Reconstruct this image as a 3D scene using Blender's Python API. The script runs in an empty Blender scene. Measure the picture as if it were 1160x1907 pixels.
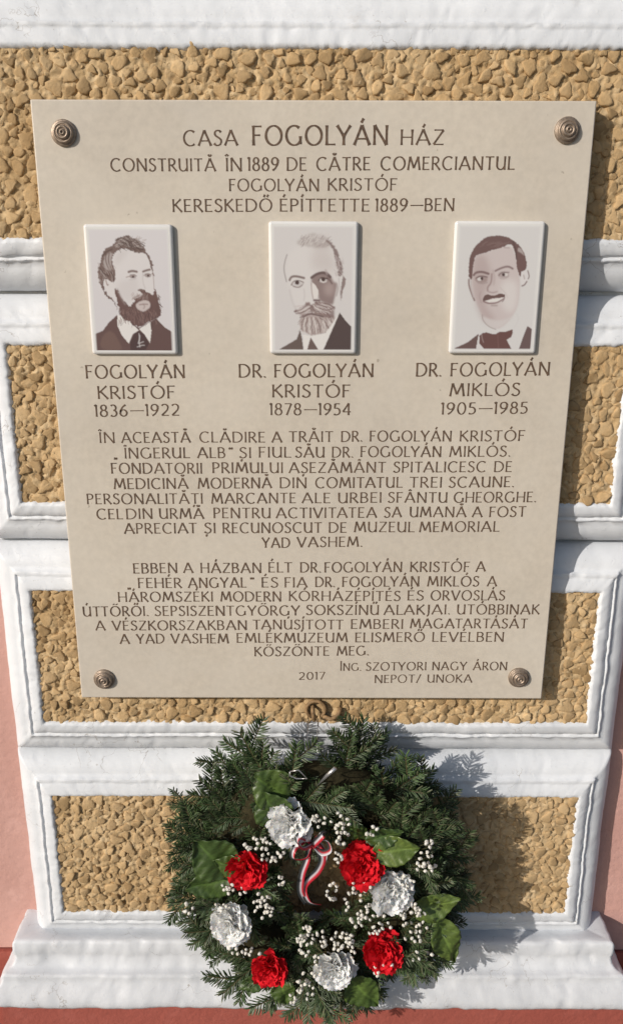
import bpy, bmesh, math, random
import numpy as np
from mathutils import Vector, Matrix, noise

# ------------------------------------------------------------------ camera, sky, sun, exposure
S = bpy.context.scene
COL = S.collection
R = math.radians
FPX, PITCH, ROLL = 1500.0, R(16.3), 0.0028
CAMP = Vector((0.0, -0.967, 1.70))

cam_d = bpy.data.cameras.new('camera')
cam = bpy.data.objects.new('camera', cam_d); COL.objects.link(cam)
cam_d.sensor_fit = 'VERTICAL'; cam_d.sensor_height = 36.0
cam_d.lens = 36.0 * FPX / 1907.0
cam_d.clip_start = 0.02; cam_d.clip_end = 400.0
CAMR = Matrix.Rotation(R(90) - PITCH, 3, 'X') @ Matrix.Rotation(ROLL, 3, 'Z')
cam.matrix_world = Matrix.Translation(CAMP) @ CAMR.to_4x4()
S.camera = cam

TOSUN = Vector((-1.17, -1.0, 0.66)).normalized()
world = bpy.data.worlds.new('World'); S.world = world; world.use_nodes = True
wn = world.node_tree; wn.nodes.clear()
sky = wn.nodes.new('ShaderNodeTexSky'); sky.sky_type = 'NISHITA'; sky.sun_disc = False
sky.sun_elevation = math.asin(TOSUN.z)
sky.sun_rotation = math.atan2(TOSUN.x, TOSUN.y) % (2 * math.pi)
sky.air_density = 1.0; sky.dust_density = 1.5; sky.ozone_density = 1.0
bg = wn.nodes.new('ShaderNodeBackground'); bg.inputs['Strength'].default_value = 0.115
wo = wn.nodes.new('ShaderNodeOutputWorld')
wn.links.new(sky.outputs[0], bg.inputs[0]); wn.links.new(bg.outputs[0], wo.inputs[0])

sun_d = bpy.data.lights.new('sun', 'SUN'); sun_d.energy = 4.6; sun_d.angle = R(0.55)
sun_d.color = (1.0, 0.94, 0.87)
sun = bpy.data.objects.new('sun', sun_d); COL.objects.link(sun)
sun.location = TOSUN * 20
sun.rotation_euler = TOSUN.to_track_quat('Z', 'Y').to_euler()

S.view_settings.view_transform = 'Standard'; S.view_settings.look = 'None'
S.view_settings.gamma = 1.0; S.view_settings.use_curve_mapping = False
S.view_settings.exposure = -0.38
S.render.film_transparent = False

def P(px, py, y):
    """point on the upright plane at depth y that a viewer sees at (px, py) of the 1160 x 1907 photograph"""
    d = CAMR @ Vector(((px - 580) / FPX, (953.5 - py) / FPX, -1.0))
    t = (y - CAMP.y) / d.y
    return CAMP + d * t

# ------------------------------------------------------------------ materials
def mat(name, rough=0.6, spec=0.5, coat=0.0):
    m = bpy.data.materials.new(name); m.use_nodes = True
    nt = m.node_tree; b = nt.nodes['Principled BSDF']
    b.inputs['Roughness'].default_value = rough
    b.inputs['Specular IOR Level'].default_value = spec
    b.inputs['Coat Weight'].default_value = coat
    return m, nt, b
def N(nt, kind, **kw):
    n = nt.nodes.new(kind)
    for k, v in kw.items():
        if k.startswith('i_'):
            n.inputs[k[2:].replace('_', ' ')].default_value = v
        else: setattr(n, k, v)
    return n
def pos(nt): return N(nt, 'ShaderNodeNewGeometry').outputs['Position']
def nz(nt, scale, detail=6, rough=0.55, vec=None, dist=0.0):
    n = N(nt, 'ShaderNodeTexNoise', i_Scale=scale, i_Detail=detail, i_Roughness=rough, i_Distortion=dist)
    nt.links.new(vec if vec is not None else pos(nt), n.inputs['Vector'])
    return n.outputs['Fac']
def ramp(nt, fac, stops):
    r = N(nt, 'ShaderNodeValToRGB'); e = r.color_ramp.elements
    while len(e) < len(stops): e.new(0.5)
    for k, (p, c) in enumerate(stops):
        e[k].position = p; e[k].color = (*c, 1) if len(c) == 3 else c
    nt.links.new(fac, r.inputs[0]); return r.outputs[0]
def mix(nt, fac, a, b, mode='MIX'):
    m = N(nt, 'ShaderNodeMix', data_type='RGBA', blend_type=mode)
    for src, idx in ((fac, 0), (a, 6), (b, 7)):
        if isinstance(src, (int, float)): m.inputs[idx].default_value = src
        elif isinstance(src, tuple): m.inputs[idx].default_value = (*src, 1)
        else: nt.links.new(src, m.inputs[idx])
    return m.outputs[2]
def bump(nt, b, h, strength, dist, prev=None):
    n = N(nt, 'ShaderNodeBump', i_Strength=strength, i_Distance=dist)
    nt.links.new(h, n.inputs['Height'])
    if prev is not None: nt.links.new(prev, n.inputs['Normal'])
    nt.links.new(n.outputs[0], b.inputs['Normal']); return n.outputs[0]
def base(nt, b, c):
    if isinstance(c, tuple): b.inputs['Base Color'].default_value = (*c, 1)
    else: nt.links.new(c, b.inputs['Base Color'])

def make_white():
    m, nt, b = mat('white_oil_paint', 0.5, 0.35)
    big = ramp(nt, nz(nt, 7, 5), [(0.35, (0.63, 0.65, 0.675)), (0.65, (0.73, 0.75, 0.775))])
    stain = ramp(nt, nz(nt, 38, 8, 0.7), [(0.60, (0, 0, 0)), (0.78, (0.35, 0.35, 0.35))])
    c = mix(nt, stain, big, (0.46, 0.43, 0.38))
    speck = ramp(nt, nz(nt, 260, 3, 0.6), [(0.70, (0, 0, 0)), (0.76, (0.7, 0.7, 0.7))])
    c = mix(nt, speck, c, (0.36, 0.32, 0.28))
    chips = ramp(nt, nz(nt, 75, 5, 0.75, dist=1.5), [(0.685, (0, 0, 0)), (0.70, (0.6, 0.6, 0.6))])
    c = mix(nt, chips, c, (0.50, 0.49, 0.48))
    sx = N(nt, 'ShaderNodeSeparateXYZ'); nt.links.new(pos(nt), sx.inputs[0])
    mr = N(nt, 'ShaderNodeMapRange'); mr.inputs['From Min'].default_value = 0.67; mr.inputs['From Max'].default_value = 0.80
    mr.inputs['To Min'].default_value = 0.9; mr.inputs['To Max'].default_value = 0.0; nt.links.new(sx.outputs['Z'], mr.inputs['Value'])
    low_grey = ramp(nt, nz(nt, 22, 8, 0.7), [(0.30, (0.25, 0.25, 0.25)), (0.65, (1, 1, 1))])
    c = mix(nt, mix(nt, 1.0, low_grey, mr.outputs[0], 'MULTIPLY'), c, (0.50, 0.51, 0.53))  # paint turns greyer towards the bottom, broken up by noise
    # dirty hairline cracks in the thick paint
    v = N(nt, 'ShaderNodeTexVoronoi', feature='DISTANCE_TO_EDGE', i_Scale=16.0)
    w = nz(nt, 20, 5)
    vm = N(nt, 'ShaderNodeVectorMath', operation='ADD')
    sc = N(nt, 'ShaderNodeVectorMath', operation='SCALE'); sc.inputs['Scale'].default_value = 0.09
    wt = N(nt, 'ShaderNodeTexNoise', i_Scale=30.0, i_Detail=4.0)
    g = pos(nt); nt.links.new(g, wt.inputs['Vector'])
    nt.links.new(wt.outputs['Color'], sc.inputs[0]); nt.links.new(g, vm.inputs[0]); nt.links.new(sc.outputs[0], vm.inputs[1])
    nt.links.new(vm.outputs[0], v.inputs['Vector'])
    line = ramp(nt, v.outputs['Distance'], [(0.0, (1, 1, 1)), (0.010, (0, 0, 0))])
    gate = ramp(nt, nz(nt, 9, 3), [(0.53, (0, 0, 0)), (0.60, (0.8, 0.8, 0.8))])
    cr = mix(nt, 1.0, line, gate, 'MULTIPLY')
    c = mix(nt, cr, c, (0.30, 0.27, 0.24))
    base(nt, b, c)
    p = bump(nt, b, nz(nt, 60, 9, 0.62), 0.22, 0.002)
    fl = ramp(nt, nz(nt, 110, 3, 0.5, dist=1.0), [(0.66, (0, 0, 0)), (0.675, (1, 1, 1))])
    p = bump(nt, b, fl, 0.5, 0.0004, p)
    bump(nt, b, nz(nt, 500, 4, 0.6), 0.3, 0.0006, p)
    return m
def make_ochre(name, lo, mid, hi, sc):
    m, nt, b = mat(name, 0.85, 0.2)
    c = ramp(nt, nz(nt, sc, 6, 0.6), [(0.3, lo), (0.5, mid), (0.72, hi)])
    big = ramp(nt, nz(nt, 9, 3), [(0.35, (0.84, 0.80, 0.74)), (0.6, (1, 1, 1))])
    c = mix(nt, 1.0, c, big, 'MULTIPLY')
    if name == 'painted_pebble':
        oi = N(nt, 'ShaderNodeAttribute', attribute_name='tone')
        c = mix(nt, 1.0, c, ramp(nt, oi.outputs['Fac'], [(0.0, (0.68, 0.64, 0.60)), (0.35, (0.92, 0.90, 0.88)), (1.0, (1.12, 1.10, 1.08))]), 'MULTIPLY')
    base(nt, b, c)
    p = bump(nt, b, nz(nt, 260, 7, 0.65), 0.7, 0.0018)
    bump(nt, b, nz(nt, 1300, 3, 0.6), 0.3, 0.0004, p)
    return m
def make_wall(name, c0, c1):
    m, nt, b = mat(name, 0.8, 0.25)
    c = ramp(nt, nz(nt, 5, 6, 0.6), [(0.3, c0), (0.7, c1)])
    sp = ramp(nt, nz(nt, 150, 4, 0.6), [(0.70, (0, 0, 0)), (0.78, (0.5, 0.5, 0.5))])
    c = mix(nt, sp, c, tuple(x * 0.45 for x in c0))
    sc2 = ramp(nt, nz(nt, 26, 2, 0.4, dist=2.0), [(0.478, (0, 0, 0)), (0.484, (0.4, 0.4, 0.4)), (0.49, (0, 0, 0))])
    gt = ramp(nt, nz(nt, 6, 2), [(0.55, (0, 0, 0)), (0.6, (1, 1, 1))])
    c = mix(nt, mix(nt, 1.0, sc2, gt, 'MULTIPLY'), c, tuple(x * 0.5 for x in c0))
    pt = ramp(nt, nz(nt, 17, 5, 0.7), [(0.55, (0, 0, 0)), (0.75, (0.35, 0.35, 0.35))])
    c = mix(nt, pt, c, tuple(min(1, x * 1.25 + .05) for x in c1))
    base(nt, b, c)
    p = bump(nt, b, nz(nt, 90, 8, 0.6), 0.6, 0.003)
    bump(nt, b, nz(nt, 600, 3), 0.25, 0.0006, p)
    return m
def make_limestone():
    m, nt, b = mat('honed_limestone', 0.42, 0.4)
    c = ramp(nt, nz(nt, 4.5, 7, 0.6, dist=0.6), [(0.28, (0.515, 0.462, 0.39)), (0.5, (0.575, 0.515, 0.43)), (0.72, (0.635, 0.575, 0.485))])
    fine = ramp(nt, nz(nt, 120, 6, 0.65), [(0.35, (0.93, 0.93, 0.93)), (0.65, (1.03, 1.03, 1.03))])
    c = mix(nt, 1.0, c, fine, 'MULTIPLY')
    bl = ramp(nt, nz(nt, 11, 5, 0.65), [(0.42, (0, 0, 0)), (0.70, (0.45, 0.45, 0.45))])
    c = mix(nt, bl, c, (0.60, 0.555, 0.485))
    pit = ramp(nt, nz(nt, 95, 2, 0.5), [(0.765, (0, 0, 0)), (0.80, (0.55, 0.55, 0.55))])
    c = mix(nt, pit, c, (0.22, 0.18, 0.13))
    vein = ramp(nt, nz(nt, 3.0, 2, 0.5, dist=2.5), [(0.48, (0, 0, 0)), (0.50, (0.10, 0.10, 0.10)), (0.52, (0, 0, 0))])
    c = mix(nt, vein, c, (0.66, 0.60, 0.50))
    base(nt, b, c)
    bump(nt, b, nz(nt, 700, 4), 0.12, 0.0005)
    return m
def flat(name, c, rough=0.6, spec=0.4, var=0.12, sc=60, bmp=0.0, coat=0.0, metal=0.0):
    m, nt, b = mat(name, rough, spec, coat)
    lo = tuple(x * (1 - var) for x in c); hi = tuple(min(1, x * (1 + var)) for x in c)
    base(nt, b, ramp(nt, nz(nt, sc, 5), [(0.3, lo), (0.7, hi)]))
    b.inputs['Metallic'].default_value = metal
    if bmp: bump(nt, b, nz(nt, sc * 4, 5), bmp, 0.001)
    return m
def attr_mat(name, attr, rough=0.6, spec=0.4, coat=0.0, trans=None):
    m, nt, b = mat(name, rough, spec, coat)
    a = N(nt, 'ShaderNodeAttribute', attribute_name=attr)
    nt.links.new(a.outputs['Color'], b.inputs['Base Color'])
    if trans:
        b.inputs['Subsurface Weight'].default_value = trans
        b.inputs['Subsurface Radius'].default_value = (0.008, 0.007, 0.006)
        b.inputs['Subsurface Scale'].default_value = 0.5
        tr = N(nt, 'ShaderNodeBsdfTranslucent'); nt.links.new(a.outputs['Color'], tr.inputs['Color'])
        ms = N(nt, 'ShaderNodeMixShader'); ms.inputs[0].default_value = 0.25
        out = nt.nodes['Material Output']
        nt.links.new(b.outputs[0], ms.inputs[1]); nt.links.new(tr.outputs[0], ms.inputs[2]); nt.links.new(ms.outputs[0], out.inputs['Surface'])
    return m
def make_leaf():
    m, nt, b = mat('waxy_leaf', 0.42, 0.5)
    a = N(nt, 'ShaderNodeAttribute', attribute_name='tint')
    c = mix(nt, 1.0, a.outputs['Color'], ramp(nt, nz(nt, 45, 4), [(0.3, (0.75, 0.8, 0.7)), (0.7, (1.15, 1.1, 1.0))]), 'MULTIPLY')
    base(nt, b, c)
    bump(nt, b, nz(nt, 220, 4), 0.35, 0.0012)
    return m

WHITE = make_white()
PEB = make_ochre('painted_pebble', (0.37, 0.26, 0.135), (0.51, 0.365, 0.20), (0.62, 0.465, 0.275), 32)
MORT = make_ochre('ochre_render', (0.40, 0.28, 0.145), (0.55, 0.40, 0.225), (0.66, 0.51, 0.315), 70)
PINK = make_wall('pink_wall_paint', (0.52, 0.29, 0.245), (0.59, 0.35, 0.30))
RED = make_wall('red_dado_paint', (0.30, 0.075, 0.055), (0.36, 0.10, 0.075))
STONE = make_limestone()
INK = flat('brown_letter_paint', (0.115, 0.075, 0.05), 0.7, 0.3, 0.4, 260)
CERAM = flat('glazed_porcelain', (0.70, 0.69, 0.67), 0.14, 0.6, 0.02, 30, coat=0.4)
PRINT = attr_mat('fired_photo_print', 'print', 0.2, 0.5, 0.3)
BRONZE = flat('antique_bronze', (0.30, 0.235, 0.18), 0.42, 0.5, 0.3, 300, 0.3, metal=0.55)
NEEDLE = attr_mat('fir_needle', 'tint', 0.5, 0.4)
LEAF = make_leaf()
STEM = flat('woody_stem', (0.075, 0.07, 0.03), 0.7, 0.3, 0.3)
WPET = attr_mat('white_petal', 'tint', 0.8, 0.08, trans=0.8)
RPET = attr_mat('red_petal', 'tint', 0.75, 0.1, trans=0.3)
BLOS = attr_mat('gypsophila_petal', 'tint', 0.6, 0.25, trans=0.2)
RIBB = attr_mat('satin_ribbon', 'tint', 0.35, 0.5)
WIRE = flat('galvanised_wire', (0.5, 0.5, 0.5), 0.3, 0.5, 0.2, metal=0.8)
MOSS = flat('wreath_base_straw', (0.035, 0.03, 0.015), 0.95, 0.1, 0.4, 200, 0.8)
HOOKP = flat('grimy_ochre_paint', (0.27, 0.17, 0.085), 0.6, 0.3, 0.5, 160, 0.6)
PAVE = flat('grey_paving', (0.14, 0.14, 0.145), 0.85, 0.2, 0.15, 12, 0.4)

# ------------------------------------------------------------------ object helpers
def tag(o, label=None, cat=None, group=None, kind=None):
    if label: o['label'] = label
    if cat: o['category'] = cat
    if group: o['group'] = group
    if kind: o['kind'] = kind
    return o
def empty(name, loc, label=None, cat=None, group=None):
    o = bpy.data.objects.new(name, None); COL.objects.link(o); o.location = loc
    o.empty_display_size = 0.05
    return tag(o, label, cat, group)
def mesh(name, V, F, smooth=True, mats=(), attrs=None):
    me = bpy.data.meshes.new(name)
    me.from_pydata([tuple(v) for v in V], [], F)
    for m in mats: me.materials.append(m)
    if smooth: me.polygons.foreach_set('use_smooth', [True] * len(me.polygons))
    for k, arr in (attrs or {}).items():
        a = me.color_attributes.new(k, 'FLOAT_COLOR', 'POINT')
        arr = np.asarray(arr, dtype=np.float32)
        if arr.shape[1] == 3: arr = np.hstack([arr, np.ones((len(arr), 1), np.float32)])
        a.data.foreach_set('color', arr.ravel())
    me.update(); return me
def link(name, me, parent=None, mw=None):
    o = bpy.data.objects.new(name, me); COL.objects.link(o)
    if parent is not None:
        o.parent = parent
        o.matrix_parent_inverse = world_of(parent).inverted()
    if mw is not None: o.matrix_basis = mw
    return o
def world_of(o):
    m = o.matrix_basis
    if o.parent is not None: m = world_of(o.parent) @ o.matrix_parent_inverse @ m
    return m
class MB:
    def __init__(s): s.v = []; s.f = []; s.c = []
    def add(s, V, F, col=None):
        o = len(s.v); s.v += [tuple(v) for v in V]; s.f += [tuple(i + o for i in f) for f in F]
        if col is not None:
            if isinstance(col, tuple): s.c += [col] * len(V)
            else: s.c += list(col)
    def box(s, x0, x1, y0, y1, z0, z1):
        V = [(x, y, z) for x in (x0, x1) for y in (y0, y1) for z in (z0, z1)]
        s.add(V, [(0, 1, 3, 2), (4, 6, 7, 5), (0, 4, 5, 1), (2, 3, 7, 6), (0, 2, 6, 4), (1, 5, 7, 3)])
    def tube(s, pts, r, n=6, col=None):
        pts = [Vector(p) for p in pts]; V = []
        for i, p in enumerate(pts):
            t = (pts[min(i + 1, len(pts) - 1)] - pts[max(i - 1, 0)]).normalized()
            a = t.orthogonal().normalized() if i == 0 else (a - t * a.dot(t)).normalized()
            b = t.cross(a); rr = r[i] if isinstance(r, (list, tuple)) else r
            V += [p + (a * math.cos(2 * math.pi * k / n) + b * math.sin(2 * math.pi * k / n)) * rr for k in range(n)]
        F = [(i * n + k, i * n + (k + 1) % n, (i + 1) * n + (k + 1) % n, (i + 1) * n + k) for i in range(len(pts) - 1) for k in range(n)]
        F += [tuple(range(n))[::-1], tuple(range((len(pts) - 1) * n, len(pts) * n))]
        s.add(V, F, col)
    def build(s, name, m, parent=None, smooth=True, attr=None):
        me = mesh(name, s.v, s.f, smooth, (m,), {attr: s.c} if attr else None)
        return link(name, me, parent)
def fbm(v, sc, octv=3):
    return noise.fractal(Vector(v) * sc, 0.9, 2.0, octv)

# ------------------------------------------------------------------ setting: pavement, house wall with dado
g = MB(); g.box(-60, 60, -60, 0.3, -0.2, 0.0)
pv = g.build('pavement', PAVE, None, False); tag(pv, 'plain grey pavement at the foot of the house wall', None, None, 'structure')

WALLY = 0.042
wall = empty('house_wall', (0, WALLY, 0), 'pink painted house wall recessed either side of the white pilaster', 'wall')
def rough_sheet(x0, x1, z0, z1, y, step, amp, sc, name, m, parent, seed=0.0):
    nx = max(2, int((x1 - x0) / step)); nz_ = max(2, int((z1 - z0) / step)); V = []
    for j in range(nz_ + 1):
        for i in range(nx + 1):
            x = x0 + (x1 - x0) * i / nx; z = z0 + (z1 - z0) * j / nz_
            V.append((x, y + amp * fbm((x, seed, z), sc), z))
    F = [(j * (nx + 1) + i, j * (nx + 1) + i + 1, (j + 1) * (nx + 1) + i + 1, (j + 1) * (nx + 1) + i) for j in range(nz_) for i in range(nx)]
    return link(name, mesh(name, V, F, True, (m,)), parent)
rough_sheet(-3.0, -0.36, 0.700, 3.6, WALLY, 0.02, 0.0016, 9, 'painted_plaster', PINK, wall)
rough_sheet(0.36, 3.0, 0.700, 3.6, WALLY, 0.02, 0.0016, 9, 'painted_plaster', PINK, wall, 3.0)
g = MB(); g.box(-3, 3, WALLY + 0.01, 0.29, 0.0, 3.6); g.build('masonry', PINK, wall, False)
g = MB(); g.box(-3.0, -0.448, WALLY - 0.006, WALLY + 0.009, 0.0, 0.698); g.box(0.448, 3.0, WALLY - 0.006, WALLY + 0.009, 0.0, 0.698)
g.build('dado', RED, wall, False)

# ------------------------------------------------------------------ pilaster
pil = empty('pilaster', (0, 0, 0.0), 'white moulded pilaster of stacked blocks with ochre pebble panels', 'pilaster')
PX0, PX1 = -0.3625, 0.3735
PANELS = [(2.0400, 2.2477), (1.7378, 1.9367), (1.4263, 1.6249), (1.1178, 1.3135), (0.8050, 1.0080)]
CX = (PX0 + PX1) / 2
core = MB(); core.box(PX0 - 0.046, PX1 + 0.044, 0.039, WALLY + 0.009, 0.70, 2.32)
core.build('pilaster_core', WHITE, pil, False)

# profile of the frame: (share of the way out, outward offset, depth into the wall)
PROF = [(-0.0055, 0.006), (-0.0030, -0.0005), (-0.0012, -0.0034), (0.0020, -0.0036), (0.0075, -0.0022), (0.0125, -0.0008), (0.0135, 0.0008), (0.0142, 0.0032),
        (0.0160, 0.0034), (0.0167, 0.0014), (0.0186, 0.0010), (0.0194, 0.0026), (0.0206, 0.0038)]
for k in range(0, 10):
    a = k / 9 * math.pi / 2
    PROF.append((0.0212 + 0.0288 * math.sin(a) ** 0.95, 0.0050 + 0.030 * (1 - math.cos(a)) + 0.0015 * math.sin(a)))
PROF += [(0.0500, 0.0385), (0.0496, 0.044)]

def frame_block(z0, z1, seed, vs):
    W, H = PX1 - PX0, z1 - z0
    nx, nzz = 270, 84
    ring = []
    for i in range(nx): ring.append((PX0 + W * i / nx, z0, 0, -1, i / nx))
    for j in range(nzz): ring.append((PX1, z0 + H * j / nzz, 1, 0, j / nzz))
    for i in range(nx): ring.append((PX1 - W * i / nx, z1, 0, 1, i / nx))
    for j in range(nzz): ring.append((PX0, z1 - H * j / nzz, -1, 0, j / nzz))
    corners = {0: (-1, -1), nx: (1, -1), nx + nzz: (1, 1), 2 * nx + nzz: (-1, 1)}
    n = len(ring); V = []
    for pi, (o, d) in enumerate(PROF):
        for k, (x, z, ox, oz, t) in enumerate(ring):
            # shape the miter: points slide along the side as the ring grows
            if ox == 0: X = CX + (x - CX) * (W / 2 + o) / (W / 2); Z = z + oz * o * vs
            else: X = x + ox * o; Z = (z0 + z1) / 2 + (z - (z0 + z1) / 2) * (H / 2 + o * vs) / (H / 2)
            if k in corners:
                X = (PX1 if corners[k][0] > 0 else PX0) + corners[k][0] * o
                Z = (z1 if corners[k][1] > 0 else z0) + corners[k][1] * o * vs
            p = (X, seed * 3.1, Z)
            wob = 0.0007 * fbm(p, 60, 4) + 0.0012 * fbm(p, 7, 2) + 0.0035 * min(0.25, max(0, fbm(p, 45, 4) - 0.38))
            hand = 0.0009 * fbm((X + 5, seed, Z), 70, 3)
            out = 0.0006 * fbm((X, seed + 9, Z), 22, 3) + 0.0012 * fbm((X, seed + 2, Z), 5, 2)
            gd = d if not (oz > 0 and 6 <= pi <= 12) else -0.0006 + (d + 0.0006) * 0.12
            Y = gd + wob * (1.0 if pi < len(PROF) - 2 else 0.2)
            if pi <= 3:          # ragged thick lip of paint along the pebbles
                rag = fbm((X * 1.0, seed + 4, Z), 150, 4)
                out += 0.0020 * rag; Y -= 0.0007 * max(0.0, fbm((X, seed + 6, Z), 120, 3) + 0.05)
            elif 5 <= pi <= 12:
                out += hand * 1.2
                Y += 0.0012 * max(0, fbm((X, seed, Z), 60, 2))
            if ox == 0: Z += oz * out
            else: X += ox * out
            V.append((X, Y, Z))
    F = []
    for pi in range(len(PROF) - 1):
        for k in range(n):
            a, b = pi * n + k, pi * n + (k + 1) % n
            F.append((a, b, b + n, a + n))
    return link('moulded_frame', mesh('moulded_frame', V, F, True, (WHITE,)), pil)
for k, (z0, z1) in enumerate(PANELS):
    frame_block(z0, z1, 1.7 * k + 1, 1.10)

# base moulding, swept round the front and both returns
def base_moulding():
    prof = [(-0.035, 0.7640), (-0.010, 0.7680), (0.006, 0.7710), (0.0150, 0.7720), (0.0185, 0.7710), (0.0200, 0.767), (0.0200, 0.757), (0.0195, 0.7500),
            (0.0185, 0.7470), (0.0186, 0.7420), (0.0200, 0.7360), (0.0225, 0.7310), (0.0260, 0.7275), (0.0310, 0.7262), (0.0345, 0.7250), (0.0352, 0.7215), (0.0350, 0.7170),
            (0.0370, 0.7120), (0.0415, 0.7060), (0.0460, 0.7000), (0.0495, 0.6940), (0.0508, 0.6890), (0.0505, 0.6850), (0.0485, 0.6805), (0.0440, 0.6795), (0.02, 0.6795), (-0.02, 0.6795)]
    bx0, bx1 = PX0 - 0.050, PX1 + 0.048
    V = []; nx, ny = 240, 22; n = nx + 1 + 2 * ny
    for pi, (o, z) in enumerate(prof):
        o2 = o
        pts = []
        for j in range(ny): pts.append((bx0 - o2, WALLY + 0.005 + (-o2 - (WALLY + 0.005)) * j / ny, -1, 0))
        for i in range(nx + 1): pts.append((bx0 - o2 + (bx1 - bx0 + 2 * o2) * i / nx, -o2, 0, -1))
        for j in range(ny): pts.append((bx1 + o2, -o2 + (WALLY + 0.005 + o2) * (j + 1) / ny, 1, 0))
        for (x, y, ox, oy) in pts:
            d = 0.0022 * fbm((x, y, z), 9, 3) + 0.0012 * fbm((x, y, z), 55, 4) - 0.0035 * max(0, fbm((x, y, z), 34, 3) - 0.3)
            chip = 0.0
            if 1 <= pi <= 5: chip = -0.0060 * max(0, fbm((x, 3, z), 30, 4) - 0.10)
            V.append((x + ox * (d + chip), y + oy * (d + chip), z + (0.0016 * fbm((x, 7, z), 16, 3) if pi < 22 else 0.0012 * fbm((x, 2, 0), 12, 3))))
    F = [(pi * n + k, pi * n + k + 1, (pi + 1) * n + k + 1, (pi + 1) * n + k) for pi in range(len(prof) - 1) for k in range(n - 1)]
    F = [f[::-1] for f in F]
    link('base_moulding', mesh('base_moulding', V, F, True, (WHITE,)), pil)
base_moulding()
g = MB(); g.box(PX0 - 0.088, PX1 + 0.086, -0.040, WALLY - 0.0045, 0.0, 0.6785)
o = g.build('plinth', RED, pil, False); o['label'] = 'dark red painted plinth under the white base moulding'

# pebble-dashed panels
rng = random.Random(11)
def panel_ground(z0, z1, seed):
    return rough_sheet(PX0 - 0.004, PX1 + 0.004, z0 - 0.004, z1 + 0.004, 0.0004, 0.0020, 0.0034, 150, 'render_bed', MORT, pil, seed)
def pebble_verts(r, seed, nn=10):
    q = random.Random(seed); V = []; ph = q.random() * 6.28; el = q.uniform(0.62, 1.0); am = q.uniform(0.10, 0.30)
    rad = []
    for k in range(nn):
        a = 2 * math.pi * k / nn
        rad.append((a + q.uniform(-0.12, 0.12), 1 + am * math.cos(3 * a + ph) + q.uniform(-0.15, 0.15)))
    tilt = (q.uniform(-0.6, 0.6), q.uniform(-0.6, 0.6)); H = q.uniform(0.30, 0.55)
    for s_, h in ((1.06, -0.35), (1.0, 0.45), (0.90, 0.85), (0.62, 0.97)):
        for a, rr in rad:
            x, z = math.cos(a) * rr * s_, math.sin(a) * rr * el * s_
            V.append((x, -(h * H + (tilt[0] * x + tilt[1] * z) * H * max(h, 0)), z))
    V.append((0, -1.0 * H, 0))
    F = []
    for L in range(3):
        for k in range(nn): F.append((L * nn + k, L * nn + (k + 1) % nn, (L + 1) * nn + (k + 1) % nn, (L + 1) * nn + k))
    F += [(3 * nn + k, 3 * nn + (k + 1) % nn, 4 * nn) for k in range(nn)]
    return V, F
SHAPES = [pebble_verts(1, 100 + s) for s in range(26)]
PMESH = []
for s, (V, F) in enumerate(SHAPES):
    t = random.Random(s).random()
    PMESH.append(mesh('pebble', V, F, True, (PEB,), {'tone': [(t, t, t)] * len(V)}))
stones = []
def pack(z0, z1, seed):
    q = random.Random(seed); cell = 0.012; grid = {}; out = []
    def ok(x, z, r):
        ci, cj = int(x / cell), int(z / cell)
        for i in range(ci - 2, ci + 3):
            for j in range(cj - 2, cj + 3):
                for (a, b, c) in grid.get((i, j), ()):
                    if (a - x) ** 2 + (b - z) ** 2 < ((c + r) * 0.90) ** 2: return False
        return True
    for (rmin, rmax, tries) in ((0.0080, 0.0104, 260), (0.0060, 0.0080, 4200), (0.0042, 0.0058, 7000), (0.0024, 0.0036, 4500)):
        for _ in range(tries):
            r = q.uniform(rmin, rmax); x = q.uniform(PX0 + .6 * r, PX1 - .6 * r); z = q.uniform(z0 + .6 * r, z1 - .6 * r)
            if -0.28 < x < 0.275 and 1.19 < z < 1.865: continue      # covered by the plaque
            if ok(x, z, r):
                grid.setdefault((int(x / cell), int(z / cell)), []).append((x, z, r)); out.append((x, z, r))
    return out
for k, (z0, z1) in enumerate(PANELS):
    panel_ground(z0, z1, k * 5.0)
    if k == 0: z1 = z0 + 0.05
    for (x, z, r) in pack(z0, z1, 50 + k): stones.append((x, z, r))
def seen_size(st):
    x, z, r = st
    if z > 1.98: return 0
    hid = (-0.31 < x < 0.30 and 1.16 < z < 1.89) or ((x - 0.0) ** 2 + (z - 0.90) ** 2 < 0.17 ** 2) or (0.15 < x < 0.27 and z < 1.0)
    d = CAMP - Vector((x, 0, z))
    if abs(x) > 0.385 * d.length / 0.97: return 0
    return 0 if hid else r / d.length
stones.sort(key=seen_size, reverse=True)
rest = MB()
for k, (x, z, r) in enumerate(stones):
    ang = rng.uniform(0, 6.28); sh = rng.randrange(len(SHAPES)); hh = rng.uniform(0.75, 1.25) * min(1.0, 0.0068 / r)
    M = Matrix.Translation((x, 0.0012, z)) @ Matrix.Rotation(ang, 4, 'Y') @ Matrix.Diagonal((r * 1.02, r * hh, r * 1.02, 1))
    if k < 300:
        link('pebble', PMESH[sh], pil, M)
    else:
        V, F = SHAPES[sh]; t = rng.random()
        rest.add([M @ Vector(v) for v in V], F, (t, t, t))
o = rest.build('pebble_dash', PEB, pil, True, 'tone'); o['kind'] = 'stuff'

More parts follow.
